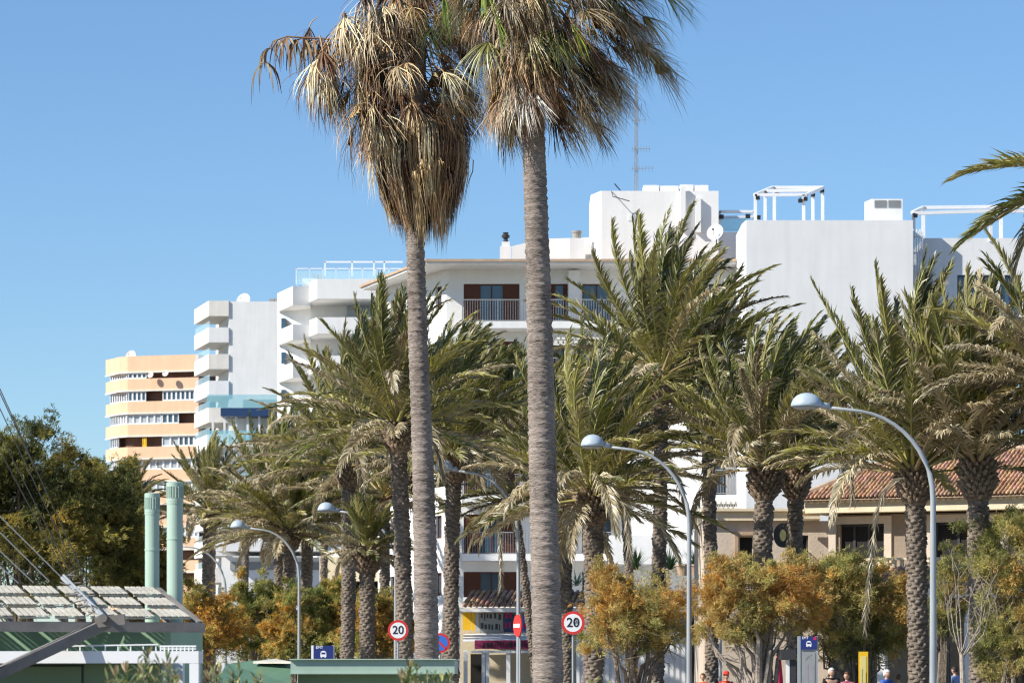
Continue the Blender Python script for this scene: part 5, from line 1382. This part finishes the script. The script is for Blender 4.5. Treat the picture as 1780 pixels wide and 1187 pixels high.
t = MB(); t.tube([(c.x,112.06,.1),(c.x,112.06,c.z+.2)], .03, 8); t.build('post', M['galv'], o)

def bus_icon(par, c, s):
    t = MB(); y = c.y
    t.box(c.x-s*.5, c.x+s*.5, y-.004, y, c.z-s*.45, c.z+s*.25); t.box(c.x-s*.4, c.x+s*.4, y-.004, y, c.z+s*.25, c.z+s*.45); t.box(c.x-s*.27, c.x+s*.27, y-.004, y, c.z+s*.45, c.z+s*.55)
    t.box(c.x-s*.42, c.x-s*.22, y-.004, y, c.z-s*.6, c.z-s*.45); t.box(c.x+s*.22, c.x+s*.42, y-.004, y, c.z-s*.6, c.z-s*.45); t.build('bus_symbol', M['signwhite'], par)
    t = MB(); t.box(c.x-s*.33, c.x+s*.33, y-.008, y-.005, c.z-s*.02, c.z+s*.28); t.build('symbol_window', M['blue'], par)
def bus_totem(px0, px1, pt, D, label, full=True):
    xa, xb = X(px0,D), X(px1,D); zt = Z(pt,D); W = xb-xa
    o = thing('bus_stop_sign', ((xa+xb)/2, D, .1), label, 'bus stop sign', 'blue topped bus stop signs')
    t = MB(); t.box(xa, xa+.07, D, D+.16, .1, zt); t.box(xb-.06, xb, D, D+.16, .1, zt); t.box(xa+.07, xb-.06, D+.02, D+.14, .1, zt-.02); t.build('frame', M['beam_white'] if not full else M['galv'], o)
    t = MB(); h = W*.66; t.box(xa+.07, xb-.03, D-.02, D-.002, zt-h, zt-.01); po = t.build('blue_panel', M['blue'], o)
    bus_icon(po, Vector(((xa+xb)/2+.02, D-.022, zt-h*.58)), W*.26)
    text_mesh('EMT', W*.17, 'lettering', M['signwhite'], po, Vector((xa+W*.36, D-.024, zt-h*.14)))
    if full:
        t = MB(); t.disc(Vector((xb-.085, D-.024, zt-h*.17)), .045, .003, nrm=(0,-1,0)); t.build('pink_logo', M['hotpink'], po)
        t = MB(); t.box(xa+.1, xb-.07, D-.012, D-.002, .5, zt-h-.06); io = t.build('info_panel', M['lampglass'], o)
        t = MB(); t.box(xa+.12, xb-.09, D-.016, D-.0125, .6, zt-h-.38); t.box((xa+xb)/2-.02, (xa+xb)/2, D-.02, D-.0165, .6, zt-h-.38); t.build('timetable', M['grille'], io)
        t = MB(); 
        for sg in (-1, 1): t.bar(((xa+xb)/2-.08*sg, D-.016, zt-h-.13), ((xa+xb)/2+.08*sg, D-.016, zt-h-.27), .004, .02)
        t.build('route_mark', M['rail'], io)
bus_totem(1387, 1422, 1105, 90, 'blue topped bus stop totem with grey timetable at the lower right')
bus_totem(541, 581, 1121, 105, 'blue bus stop sign peeking over the green roof edge at the lower left', False)
o = thing('bus_shelter', (X(1366,93), 93, .1), 'dark bus shelter with white post just left of the bus stop totem', 'bus shelter')
t = MB(); t.box(X(1358,93), X(1384,93), 93, 94.5, Z(1146,93), Z(1128,93)); t.build('shelter_roof', M['darkmetal'], o)
t = MB(); t.box(X(1367,93), X(1373,93), 93.1, 93.2, .1, Z(1146,93)-.003); t.build('post', M['beam_white'], o)
t = MB(); t.box(X(1375,93), X(1384,93), 93.1, 94.2, .1, Z(1146,93)-.003); t.build('side_panel', M['darkmetal'], o)

def furled(px0, px1, py0, D, m, name, label, lean=0):
    o = thing(name, (X((px0+px1)/2,D), D, .1), label, 'parasol' if 'parasol' in name else 'banner')
    c = X((px0+px1)/2, D); w2 = X(px1,D)-X(px0,D); t = MB(); t.tube([(c,D,.1),(c+lean,D,Z(py0,D)+.1)], .025, 6); t.build('pole', M['darkmetal'], o)
    t = MB(); zt = Z(py0,D); t.lathe((c+lean*.9,D,0), [(w2*.42,.9),(w2*.5,1.2),(w2*.42,1.6),(w2*.28,zt-.25),(w2*.08,zt)], 9, sy=.8); t.build('cloth', m, o)
furled(1344, 1362, 1132, 99, M['hotpink'], 'furled_parasol', 'magenta furled parasol behind the pale forked tamarisk trunk')
furled(1588, 1602, 1095, 97, M['hotpink'], 'furled_parasol', 'crimson furled parasol at the left side of the trunk by the nearest lamp')
o = thing('yellow_sign', (X(1501,93), 93, .1), 'narrow yellow upright sign under the rusty tamarisk', 'sign')
t = MB(); t.box(X(1493,93), X(1509,93), 93, 93.08, .6, Z(1132,93)); t.build('panel', M['yellow'], o)
t = MB(); t.box(X(1496,93), X(1506,93), 92.99, 92.998, .9, Z(1140,93)); glyphs(t, random.Random(4), X(1495,93), X(1506,93), 1.2, 1.9, 92.985); t.build('sign_marks', M['yellowwall'], o)
t = MB(); t.tube([(X(1501,93),93.1,.1),(X(1501,93),93.1,.62)], .04, 6); t.build('post', M['darkmetal'], o)

# ------------------------------------------------------------------ people on the pavement
SKIN = mat('skin', (.55, .33, .23), .6, .3)
def cloth(nm, c): return mat(nm, c, .85, .2, .12, 8)
HAIRM = {'white': mat('white_hair', (.72,.70,.66), .8, .2, .15, 30), 'dark': mat('dark_hair', (.04,.025,.02), .6, .3), 'brown': mat('brown_hair', (.16,.09,.05), .7, .3)}
def skin_fig(name, nodes, edges, material, parent, sub=1):
    me = bpy.data.meshes.new(name); me.from_pydata([n[0] for n in nodes], edges, []); me.materials.append(material)
    o = bpy.data.objects.new(name, me); COL.objects.link(o); o.parent = parent
    sk = o.modifiers.new('skin', 'SKIN'); sk.use_smooth_shade = True
    for i, n in enumerate(nodes):
        v = me.skin_vertices[0].data[i]; v.radius = n[1] if isinstance(n[1], tuple) else (n[1], n[1]); v.use_root = (i == 0)
    sb = o.modifiers.new('subdivision', 'SUBSURF'); sb.levels = sub; sb.render_levels = sub
    return o
def person(px, ptop, D, rz, label, shirt, trousers, hair, hat=None, stride=.12, female=False):
    H = Z(ptop, D)-.13; o = thing('person', (X(px,D), D, .13), label, 'person', None, rz); k = H/1.75
    def S(l): return [((a[0]*k, a[1]*k, a[2]*k), tuple(x*k for x in r) if isinstance(r, tuple) else r*k) for a, r in l]
    sh = .19 if not female else .165
    body = [((0,0,.98),(.15,.11)),((0,0,1.18),(.13,.10)),((0,-.01,1.36),(.16,.11)),((0,0,1.48),.05),((0,-.01,1.56),.055),
            ((-sh,0,1.41),.05),((-sh-.04,.02,1.14),.042),((-sh-.05,-.08,.90),.032),((sh,0,1.41),.05),((sh+.04,.02,1.14),.042),((sh+.05,-.08,.90),.032),
            ((-.09,0,.9),.085),((-.10,-stride,.5),.06),((-.10,-stride*.7,.08),.042),((-.10,-stride*.7-.15,.035),.035),
            ((.09,0,.9),.085),((.10,stride*.6,.5),.06),((.10,stride,.08),.042),((.10,stride-.15,.035),.035)]
    ed = [(0,1),(1,2),(2,3),(3,4),(2,5),(5,6),(6,7),(2,8),(8,9),(9,10),(0,11),(11,12),(12,13),(13,14),(0,15),(15,16),(16,17),(17,18)]
    skin_fig('body', S(body), ed, SKIN, o, 2)
    top = [((0,0,.95),(.165,.125)),((0,0,1.18),(.145,.115)),((0,-.01,1.37),(.175,.125)),((0,0,1.485),.085),((-sh,0,1.42),.085),((-sh-.04,.02,1.14),.056),((-sh-.05,-.06,.97),.046),((sh,0,1.42),.085),((sh+.04,.02,1.14),.056),((sh+.05,-.06,.97),.046)]
    skin_fig('jacket', S(top), [(0,1),(1,2),(2,3),(2,4),(4,5),(5,6),(2,7),(7,8),(8,9)], shirt, o, 2)
    leg = [((0,0,.95),(.16,.12)),((-.09,0,.86),.10),((-.10,-stride,.5),.075),((-.10,-stride*.7,.10),.06),((.09,0,.86),.10),((.10,stride*.6,.5),.075),((.10,stride,.10),.06)]
    skin_fig('trousers', S(leg), [(0,1),(1,2),(2,3),(0,4),(4,5),(5,6)], trousers, o, 2)
    # head: a shaped oval with nose, brow, ears
    t = MB(); vs = []; fs = []; N, Mm = 14, 18
    for i in range(N+1):
        th = math.pi*i/N
        for j in range(Mm):
            ph = 2*math.pi*j/Mm; x = math.sin(th)*math.cos(ph); y = math.sin(th)*math.sin(ph); z = math.cos(th)
            jaw = 1-.28*max(0, -z)**1.2; px_, py_, pz_ = x*.078*jaw, y*.098*(jaw if y < 0 else 1), z*.118
            if y < -.75 and -.35 < z < .12 and abs(x) < .35: py_ -= .022*(1-abs(x)/.35)*(1-abs(z+.12)/.3)
            if y < -.8 and .05 < z < .25 and .2 < abs(x) < .6: py_ += .006
            if y < -.7 and -.62 < z < -.5 and abs(x) < .4: py_ -= .004
            vs.append((px_*k, (py_-.02)*k, (pz_+1.635)*k))
    for i in range(N):
        for j in range(Mm): fs.append((i*Mm+j, (i+1)*Mm+j, (i+1)*Mm+(j+1) % Mm, i*Mm+(j+1) % Mm))
    t.add(vs, fs)
    for sgn in (-1, 1): t.lathe((sgn*.08*k, .0, 1.60*k), [(.004,0),(.014*k,.015*k),(.018*k,.04*k),(.006,.06*k)], 8, sy=1.4)
    off = wloc(o); t.v = [(a+off.x, b+off.y, c+off.z) for a, b, c in t.v]; ho = t.build('head', SKIN, o, smooth=True)
    for sgn in (-1, 1):
        e = MB(); e.lathe((off.x+sgn*.03*k, off.y-.112*k, off.z+1.645*k), [(.004,-.008*k),(.011*k,0),(.004,.008*k)], 8); e.build('eye', M['black'], ho)
    for sgn in (-1, 1):      # hands: palm and five fingers
        hx, hy, hz = sgn*(sh+.05), -.085, .88
        nodes = [((hx,hy,hz),.028),((hx,hy-.01,hz-.06),(.022,.034))]; e2 = [(0,1)]
        for q, (dy, ln) in enumerate(((-.03,.07),(-.01,.08),(.01,.075),(.028,.06))):
            b = len(nodes); nodes += [((hx,hy-.01+dy,hz-.09),.009),((hx-sgn*.008,hy-.012+dy*1.1,hz-.09-ln*.5),.008),((hx-sgn*.022,hy-.014+dy*1.1,hz-.09-ln),.007)]; e2 += [(1,b),(b,b+1),(b+1,b+2)]
        b = len(nodes); nodes += [((hx-sgn*.01,hy-.045,hz-.05),.011),((hx-sgn*.02,hy-.06,hz-.085),.009)]; e2 += [(0,b),(b,b+1)]
        skin_fig('hand', S(nodes), e2, SKIN, o, 1)
    hr = MB(); vs = []; fs = []; rg = random.Random(int(px))
    for i in range(9):
        th = math.pi*.62*i/8
        for j in range(Mm):
            ph = 2*math.pi*j/Mm; cut = 1.0 if math.sin(ph) > -.3 else (.55 if i > 4 else 1); tt = th*cut; bump = rg.uniform(-.006, .010)
            vs.append((off.x+(.088+bump)*k*math.sin(tt)*math.cos(ph), off.y+((.108+bump)*math.sin(tt)*math.sin(ph)-.015)*k, off.z+(1.643+(.125+bump)*math.cos(tt))*k))
    for i in range(8):
        for j in range(Mm): fs.append((i*Mm+j, (i+1)*Mm+j, (i+1)*Mm+(j+1) % Mm, i*Mm+(j+1) % Mm))
    hr.add(vs, fs); hr.build('hair', HAIRM[hair], ho, smooth=True)
    if hat:
        c = (off.x, off.y-.02*k, off.z+1.69*k); h_ = MB(); h_.lathe(c, [(.14*k,0),(.14*k,.01),(.095*k,.015),(.09*k,.07*k),(.05*k,.10*k),(.01,.105*k)], 16); h_.build('hat', hat, ho, smooth=True)
    return o
C_ = {n: cloth(n+'_cloth', c) for n, c in dict(orange=(.7,.16,.04), red=(.65,.05,.03), navy=(.02,.03,.09), blue=(.05,.12,.45), black=(.02,.02,.02), plum=(.25,.06,.12), beige=(.5,.42,.32), white=(.75,.75,.75)).items()}
person(1445, 1161, 92, .3, 'white haired person in dark clothes right of the bus stop totem', C_['black'], C_['navy'], 'white')
person(1472, 1168, 93, -.4, 'person in plum jacket just left of the narrow yellow sign', C_['plum'], C_['black'], 'brown')
person(1541, 1164, 92, .8, 'person in blue top with pale hair right of the narrow yellow sign', C_['blue'], C_['beige'], 'white', female=True)
person(1222, 1170, 96, -.2, 'person in orange left of the slender palm trunk by the yellow wall', C_['orange'], C_['black'], 'brown')
person(1262, 1168, 97, .5, 'person in red with red cap by the yellow wall', C_['red'], C_['navy'], 'dark', hat=C_['red'])
person(1318, 1178, 95, .1, 'white haired person low behind the pale forked tamarisk trunk', C_['beige'], C_['black'], 'white')
person(1562, 1172, 96, 2.6, 'person with brown hair under the rusty tamarisk, next to the one in blue', C_['white'], C_['navy'], 'brown')
person(1660, 1158, 104, -2.4, 'person in pale blue half hidden behind the leafless shrub', cloth('pale_blue_cloth', (.3,.38,.6)), C_['navy'], 'dark')

# ------------------------------------------------------------------ green kiosk with slatted roof, lower left
YK = 40.0; KA = math.radians(18); ke = rot2(KA); kn = Vector((-ke.y, ke.x)); KO = Vector((X(185,YK), YK))
def kq(s, v): p = KO+ke*s+kn*v; return (p.x, p.y)
def ks(px, v): k = (px-CX)/F; b = KO+kn*v; return (k*b.y-b.x)/(ke.x-k*ke.y)
def kz(py, px, v): s = ks(px, v); return Z(py, kq(s, v)[1])
kio = thing('green_kiosk', (KO.x, KO.y, 0), 'green beach kiosk with pale slatted sunshade roof, white frame and vent pipes beside it', 'kiosk')
vE, vR = 0.0, 1.9
zE, zR = kz(1077,250,vE), kz(1018,150,vR)
rise = (zR-zE)/(vR-vE)
def rp(s, v, up=0): q = kq(s, v); return Vector((q[0], q[1], zE+rise*(v-vE)+up))
sR0, sR1 = ks(347, 0), ks(275, vR)                 # eave right end, ridge right end
def send(v): return sR0+(sR1-sR0)*(v/vR)
# frame rails
t = MB()
for v in (.0, .66, 1.28, 1.9): t.bar(rp(-5, v, -.05), rp(send(v), v, -.05), .06, .05)
t.bar(rp(sR0, 0, -.04), rp(sR1, vR, -.04), .06, .06)
for s in np.arange(-4.8, 1, .62): t.bar(rp(s, 0, -.07), rp(s, vR, -.07), .05, .06)
t.build('roof_frame', M['slatframe'], kio)
t = MB()
a_, b_ = rp(-5, -.06, -.075), rp(sR0+.05, -.06, -.075); t.bar(a_, b_, .04, .11); t.build('eave_board', M['slatframe'], kio)
for r in range(3):
    v0, v1 = .05+r*.63, .05+r*.63+.56
    s = send(v1)-.06; c_ = 0
    while s > -5:
        t = MB(); s0 = s-.36
        for k in range(5):
            sa = s0+k*.073
            q0, q1 = rp(sa+.02, v0, .03), rp(sa+.02, v1, .0)
            t.bar(q0, q1, .054, .010)
        t.bar(rp(s0, v0+.04, .0), rp(s, v0+.04, .0), .03, .02); t.bar(rp(s0, v1-.04, -.02), rp(s, v1-.04, -.02), .03, .02)
        t.build('slat_panel', M['slat'], kio); s -= .415; c_ += 1
# wall, white beam, posts, rail (the walls stand square to the promenade)
ke = rot2(math.radians(-5)); kn = Vector((-ke.y, ke.x))
vW = .75
t = MB(); t.prism([kq(-6, vW), kq(ks(295, vW)-.06, vW), kq(ks(295,vW), vW+.06), kq(ks(295,vW), vW+2.2), kq(-6, vW+2.2)], 0, zE-.04); t.build('wall', M['mgreen'], kio)
vB = -.6
zb0, zb1 = kz(1152,200,vB), kz(1131,200,vB)
t = MB(); t.prism([kq(-6,vB), kq(ks(345,vB),vB), kq(ks(345,vB),vB+.30), kq(-6,vB+.30)], zb0, zb1); t.prism([kq(ks(329,vB),vB+.002), kq(ks(345,vB),vB+.002), kq(ks(345,vB),vB+.12), kq(ks(329,vB),vB+.12)], 0, zb0-.002)
t.build('white_frame', M['beam_white'], kio)
for p0, p1 in ((283,298),(306,320)):
    t = MB(); t.prism([kq(ks(p0,.6),.5), kq(ks(p1,.6),.5), kq(ks(p1,.6),.64), kq(ks(p0,.6),.64)], 0, zb0+.1); t.build('post', M['beam_white'], kio)
t = MB(); t.prism([kq(-6,-.24), kq(ks(281,-.24),-.24), kq(ks(281,-.24),-.12), kq(-6,-.12)], 0, zb0-.002); t.build('lower_wall', M['dgreen'], kio)
t = MB(); sA, sB = ks(20,-.24), ks(142,-.24); z1_ = kz(1158,100,-.24)
t.prism([kq(sA,-.26),kq(sB,-.26),kq(sB,-.242),kq(sA,-.242)], .3, z1_); t.build('hatch_panel', M['dgreen'], kio)
t = MB(); t.prism([kq(sA,-.25),kq(sB+.03,-.25),kq(sB+.03,-.241),kq(sA,-.241)], z1_+.001, z1_+.02); t.prism([kq(sB+.001,-.255),kq(sB+.02,-.255),kq(sB+.02,-.241),kq(sB+.001,-.241)], .3, z1_); t.build('hatch_seam', M['black'], kio)
vR2 = vB+.05; t = MB(); zr = zb1+.055
t.bar(Vector((*kq(ks(85,vR2),vR2), zr)), Vector((*kq(ks(275,vR2),vR2), zr+.02)), .02, .015)
t.bar(Vector((*kq(ks(278,vR2),vR2), zr+.0)), Vector((*kq(ks(341,vR2),vR2), zr+.0)), .02, .02); t.bar(Vector((*kq(ks(278,vR2),vR2), zr-.03)), Vector((*kq(ks(341,vR2),vR2), zr-.03)), .015, .012)
for px in list(range(95, 275, 22))+list(range(279, 342, 7)): q = kq(ks(px,vR2),vR2); t.box(q[0]-.007, q[0]+.007, q[1]-.007, q[1]+.007, zb1+.002, zr)
t.build('small_rail', M['beam_white'], kio)
# strut, tie rods, cables
J = P(186, 1082, 39.6); 
st = thing('sunshade_mast', (X(-40,38.6), 38.6, 0), 'dark sloping strut with cable fan holding up the slatted kiosk roof', 'mast')
t = MB(); t.bar(P(-60,1196,38.4), J, .12, .13); t.build('strut', M['slatframe'], st, bevel=.01)
t = MB(); t.tube([P(-60,1196,38.32)+Vector((0,0,.04)), J+Vector((-.1,-.08,.02))], .012, 5); t.build('conduit', M['black'], st)
J2 = P(108, 1004, 41.4)
t = MB(); t.tube([J+Vector((0,-.05,.03)), J2], .022, 8); t.tube([J+Vector((0,-.12,.06)), J2+Vector((.03,-.1,.03))], .015, 6); t.build('tie_rod', M['galv'], st)
t = MB(); q = J; t.bar(q+Vector((-.12,-.1,.0)), q+Vector((.22,-.1,.04)), .12, .12); t.tube([q+Vector((-.02,-.17,.05)), q+Vector((-.02,-.24,.05))], .05, 8); t.build('joint_bracket', M['slatframe'], st)
t = MB(); rr = random.Random(3)
for k in range(22):
    q = J.lerp(J2, rr.random())+Vector((rr.uniform(-.06,.09), -.1, rr.uniform(-.02,.08))); t.tube([q, q+Vector((rr.uniform(-.09,.09),0,rr.uniform(-.05,.06))), q+Vector((rr.uniform(-.14,.14),.02,rr.uniform(-.07,.05)))], .008, 4)
t.build('cable_ties', M['slatframe'], st)
M['wire'] = mat('dark_wire', (.06,.055,.05), .6, .3)
for (a, b) in (((-20,632),(152,1012)),((-20,668),(140,1008)),((-20,715),(128,1006)),((-20,745),(118,1006)),((-20,640),(60,812))):
    t = MB(); t.tube([P(a[0],a[1],41.3), P(b[0],b[1],41.3)], .0065, 5); t.build('cable', M['wire'], st)
for (a, b) in (((-20,877),(110,1006)),((-20,905),(86,1010)),((-20,938),(58,1012)),((-20,965),(32,1013))):
    t = MB(); t.tube([P(a[0],a[1],41.6), P(b[0],b[1],41.6)], .0065, 5); t.build('steel_rod', M['rail'], st)
def vent_pipe(px, wpx, pt, D, label):
    o = thing('vent_pipe', (X(px,D), D, 0), label, 'vent pipe', 'pale green vent pipes'); c = X(px,D); r = wpx*D/F/2; zt = Z(pt,D); k = D/F
    t = MB(); t.lathe((c,D,0), [(r,.0),(r,zt-100*k),(r*1.06,zt-99.8*k),(r*1.06,zt-97*k),(r,zt-96.8*k),(r,zt-38*k),(r*1.05,zt-37.5*k),(r*1.05,zt-34*k)], 30); t.build('pipe', M['green'], o, smooth=False)
    t = MB(); R_ = r*1.06; t.lathe((c,D,zt-34*k+.002), [(R_,0),(R_,6*k)], 30)
    for j in range(18):
        an = 2*math.pi*j/18; q = Vector((c+math.cos(an)*(R_-.008), D+math.sin(an)*(R_-.008), 0)); t.box(q.x-.011,q.x+.011,q.y-.011,q.y+.011,zt-28*k,zt-8*k)
    t.lathe((c,D,zt-8*k), [(R_,0),(R_,7*k),(R_*.9,8*k)], 30); co = t.build('slotted_cap', M['green'], o)
    t = MB(); t.lathe((c,D,zt-30*k), [(r*.78,0),(r*.78,24*k)], 20); t.build('inner_sleeve', M['dgreen'], co)
vent_pipe(264.5, 25, 857, 42.5, 'shorter pale green vent pipe with slotted cap, left of the pair')
vent_pipe(304, 28, 838, 41.8, 'taller pale green vent pipe with slotted cap, right of the pair')

# second green kiosk
M['slope'] = mat('dark_green_sheet', (0.09, 0.17, 0.11), .6, .3, .15, 2, streak=.2)
YG = 48.0
gk = thing('green_roofed_hut', (X(650,YG), YG, 0), 'long low green hut with pale green flat roof edge at the bottom centre left', 'hut')
t = MB(); t.box(X(505,YG), X(790,YG), YG, YG+3, Z(1170,YG), Z(1147,YG)); t.build('roof_edge', M['green'], gk)
t = MB(); t.box(X(503,YG), X(792,YG), YG-.05, YG+3.05, Z(1146.5,YG)+.0, Z(1144.5,YG)); t.box(X(505,YG), X(790,YG), YG-.03, YG-.002, Z(1171,YG), Z(1168.5,YG)); t.build('roof_trim', M['green'], gk)
t = MB(); t.box(X(515,YG), X(780,YG), YG+.35, YG+2.8, 0, Z(1170,YG)-.002); t.build('wall', M['mgreen'], gk)
t = MB(); c1 = [P(372,1187,YG+.5), P(505,1187,YG-.4), P(505,1149,YG+.8), P(443,1147,YG+1.6), P(395,1153,YG+2)]
t.add([*c1], [(0,1,2,3,4)]); t.add([q+Vector((0,0,-.05)) for q in c1], [(4,3,2,1,0)])
t.prism([(c1[0].x,c1[0].y+.1),(c1[1].x-.05,c1[1].y+.2),(c1[1].x-.05,YG+2.5),(c1[0].x,YG+2.5)], 0, c1[0].z-.06); t.build('sloping_roof', M['slope'], gk)
t = MB(); t.add([P(440,1149,YG+1.2), P(505,1149,YG+.2), P(478,1144,YG+1.8), P(440,1149,YG+1.2)+Vector((0,0,-.03)), P(505,1149,YG+.2)+Vector((0,0,-.03)), P(478,1144,YG+1.8)+Vector((0,0,-.03))], [(0,1,2),(5,4,3),(0,3,4,1),(1,4,5,2),(2,5,3,0)]); t.build('ridge_flashing', M['slat'], gk)

# oleanders in the foreground
def oleander(px, ptop, D, wpx, n, seed, label):
    rng = np.random.RandomState(seed); o = thing('oleander_bush', (X(px,D), D, 0), label, 'shrub', 'oleander bushes in front'); V = []; Q = []; C = []; T = []
    tb = MB(); hw = wpx*D/F/2
    for i in range(n):
        x = X(px,D)+rng.uniform(-hw, hw); y = D+rng.uniform(-.5, .5); zt = Z(ptop,D)-rng.uniform(0,1)**1.2*.30 - abs(x-X(px,D))/hw*.05; bx_, by_ = X(px,D)+(x-X(px,D))*.4, D+(y-D)*.3
        lean = np.array([(x-bx_), (y-by_), 0]); tb.tube([(bx_,by_,0),((bx_+x)/2,(by_+y)/2,zt*.55),(x,y,zt)], [.012,.009,.004], 4, cap=False)
        for k in range(26):
            tt = 1-k/26*.42; q = np.array([bx_+(x-bx_)*tt, by_+(y-by_)*tt, zt*(tt*.9+.1)]); az = rng.uniform(0, 6.28); el = rng.uniform(.35, 1.25)
            d = np.array([math.cos(az)*math.cos(el), math.sin(az)*math.cos(el), math.sin(el)]); s_ = nrmz(np.cross(d, [0,0,1.0])); L = rng.uniform(.08, .15); b = len(V)
            cl = (np.array([.13,.19,.07]) if rng.rand() < .65 else np.array([.34,.34,.12]))*rng.uniform(.7, 1.3)
            for m_, ww in ((0,.004),(.4,.0125),(.75,.009),(1,.001)): qq = q+d*L*m_+np.array([0,0,-.02*m_*m_]); V += [qq-s_*ww, qq+s_*ww]; C += [cl]*2
            for j in range(3): Q.append((b+2*j, b+2*j+1, b+2*j+3, b+2*j+2))
        if rng.rand() < .12:   # dry seed pods
            for j in range(5):
                q = np.array([x, y, zt]); d = nrmz(np.array([rng.uniform(-.6,.6), rng.uniform(-.6,.6), 1])); s_ = nrmz(np.cross(d,[0,1,.1])); b = len(V)
                for m_, ww in ((0,.005),(.5,.011),(1,.002)): V += [q+d*.11*m_-s_*ww, q+d*.11*m_+s_*ww]; C += [np.array([.38,.30,.16])]*2
                for j2 in range(2): Q.append((b+2*j2, b+2*j2+1, b+2*j2+3, b+2*j2+2))
    tb.build('stems', M['bark'], o); np_build('leaves', np.array(V), np.zeros((0,3)), np.array(Q), M['palm_leaf'], o, np.array(C))
oleander(262, 1140, 30, 130, 30, 1, 'oleander in front of the white kiosk posts')
oleander(400, 1150, 31, 110, 24, 2, 'oleander in front of the dark sloping green roof')
oleander(738, 1155, 32, 95, 26, 3, 'oleander in front of the right end of the long green hut')
oleander(200, 1172, 29, 50, 8, 4, 'low oleander tip left of the white kiosk posts')
oleander(1046, 1176, 34, 45, 12, 5, 'low oleander tips under the right speed limit sign')
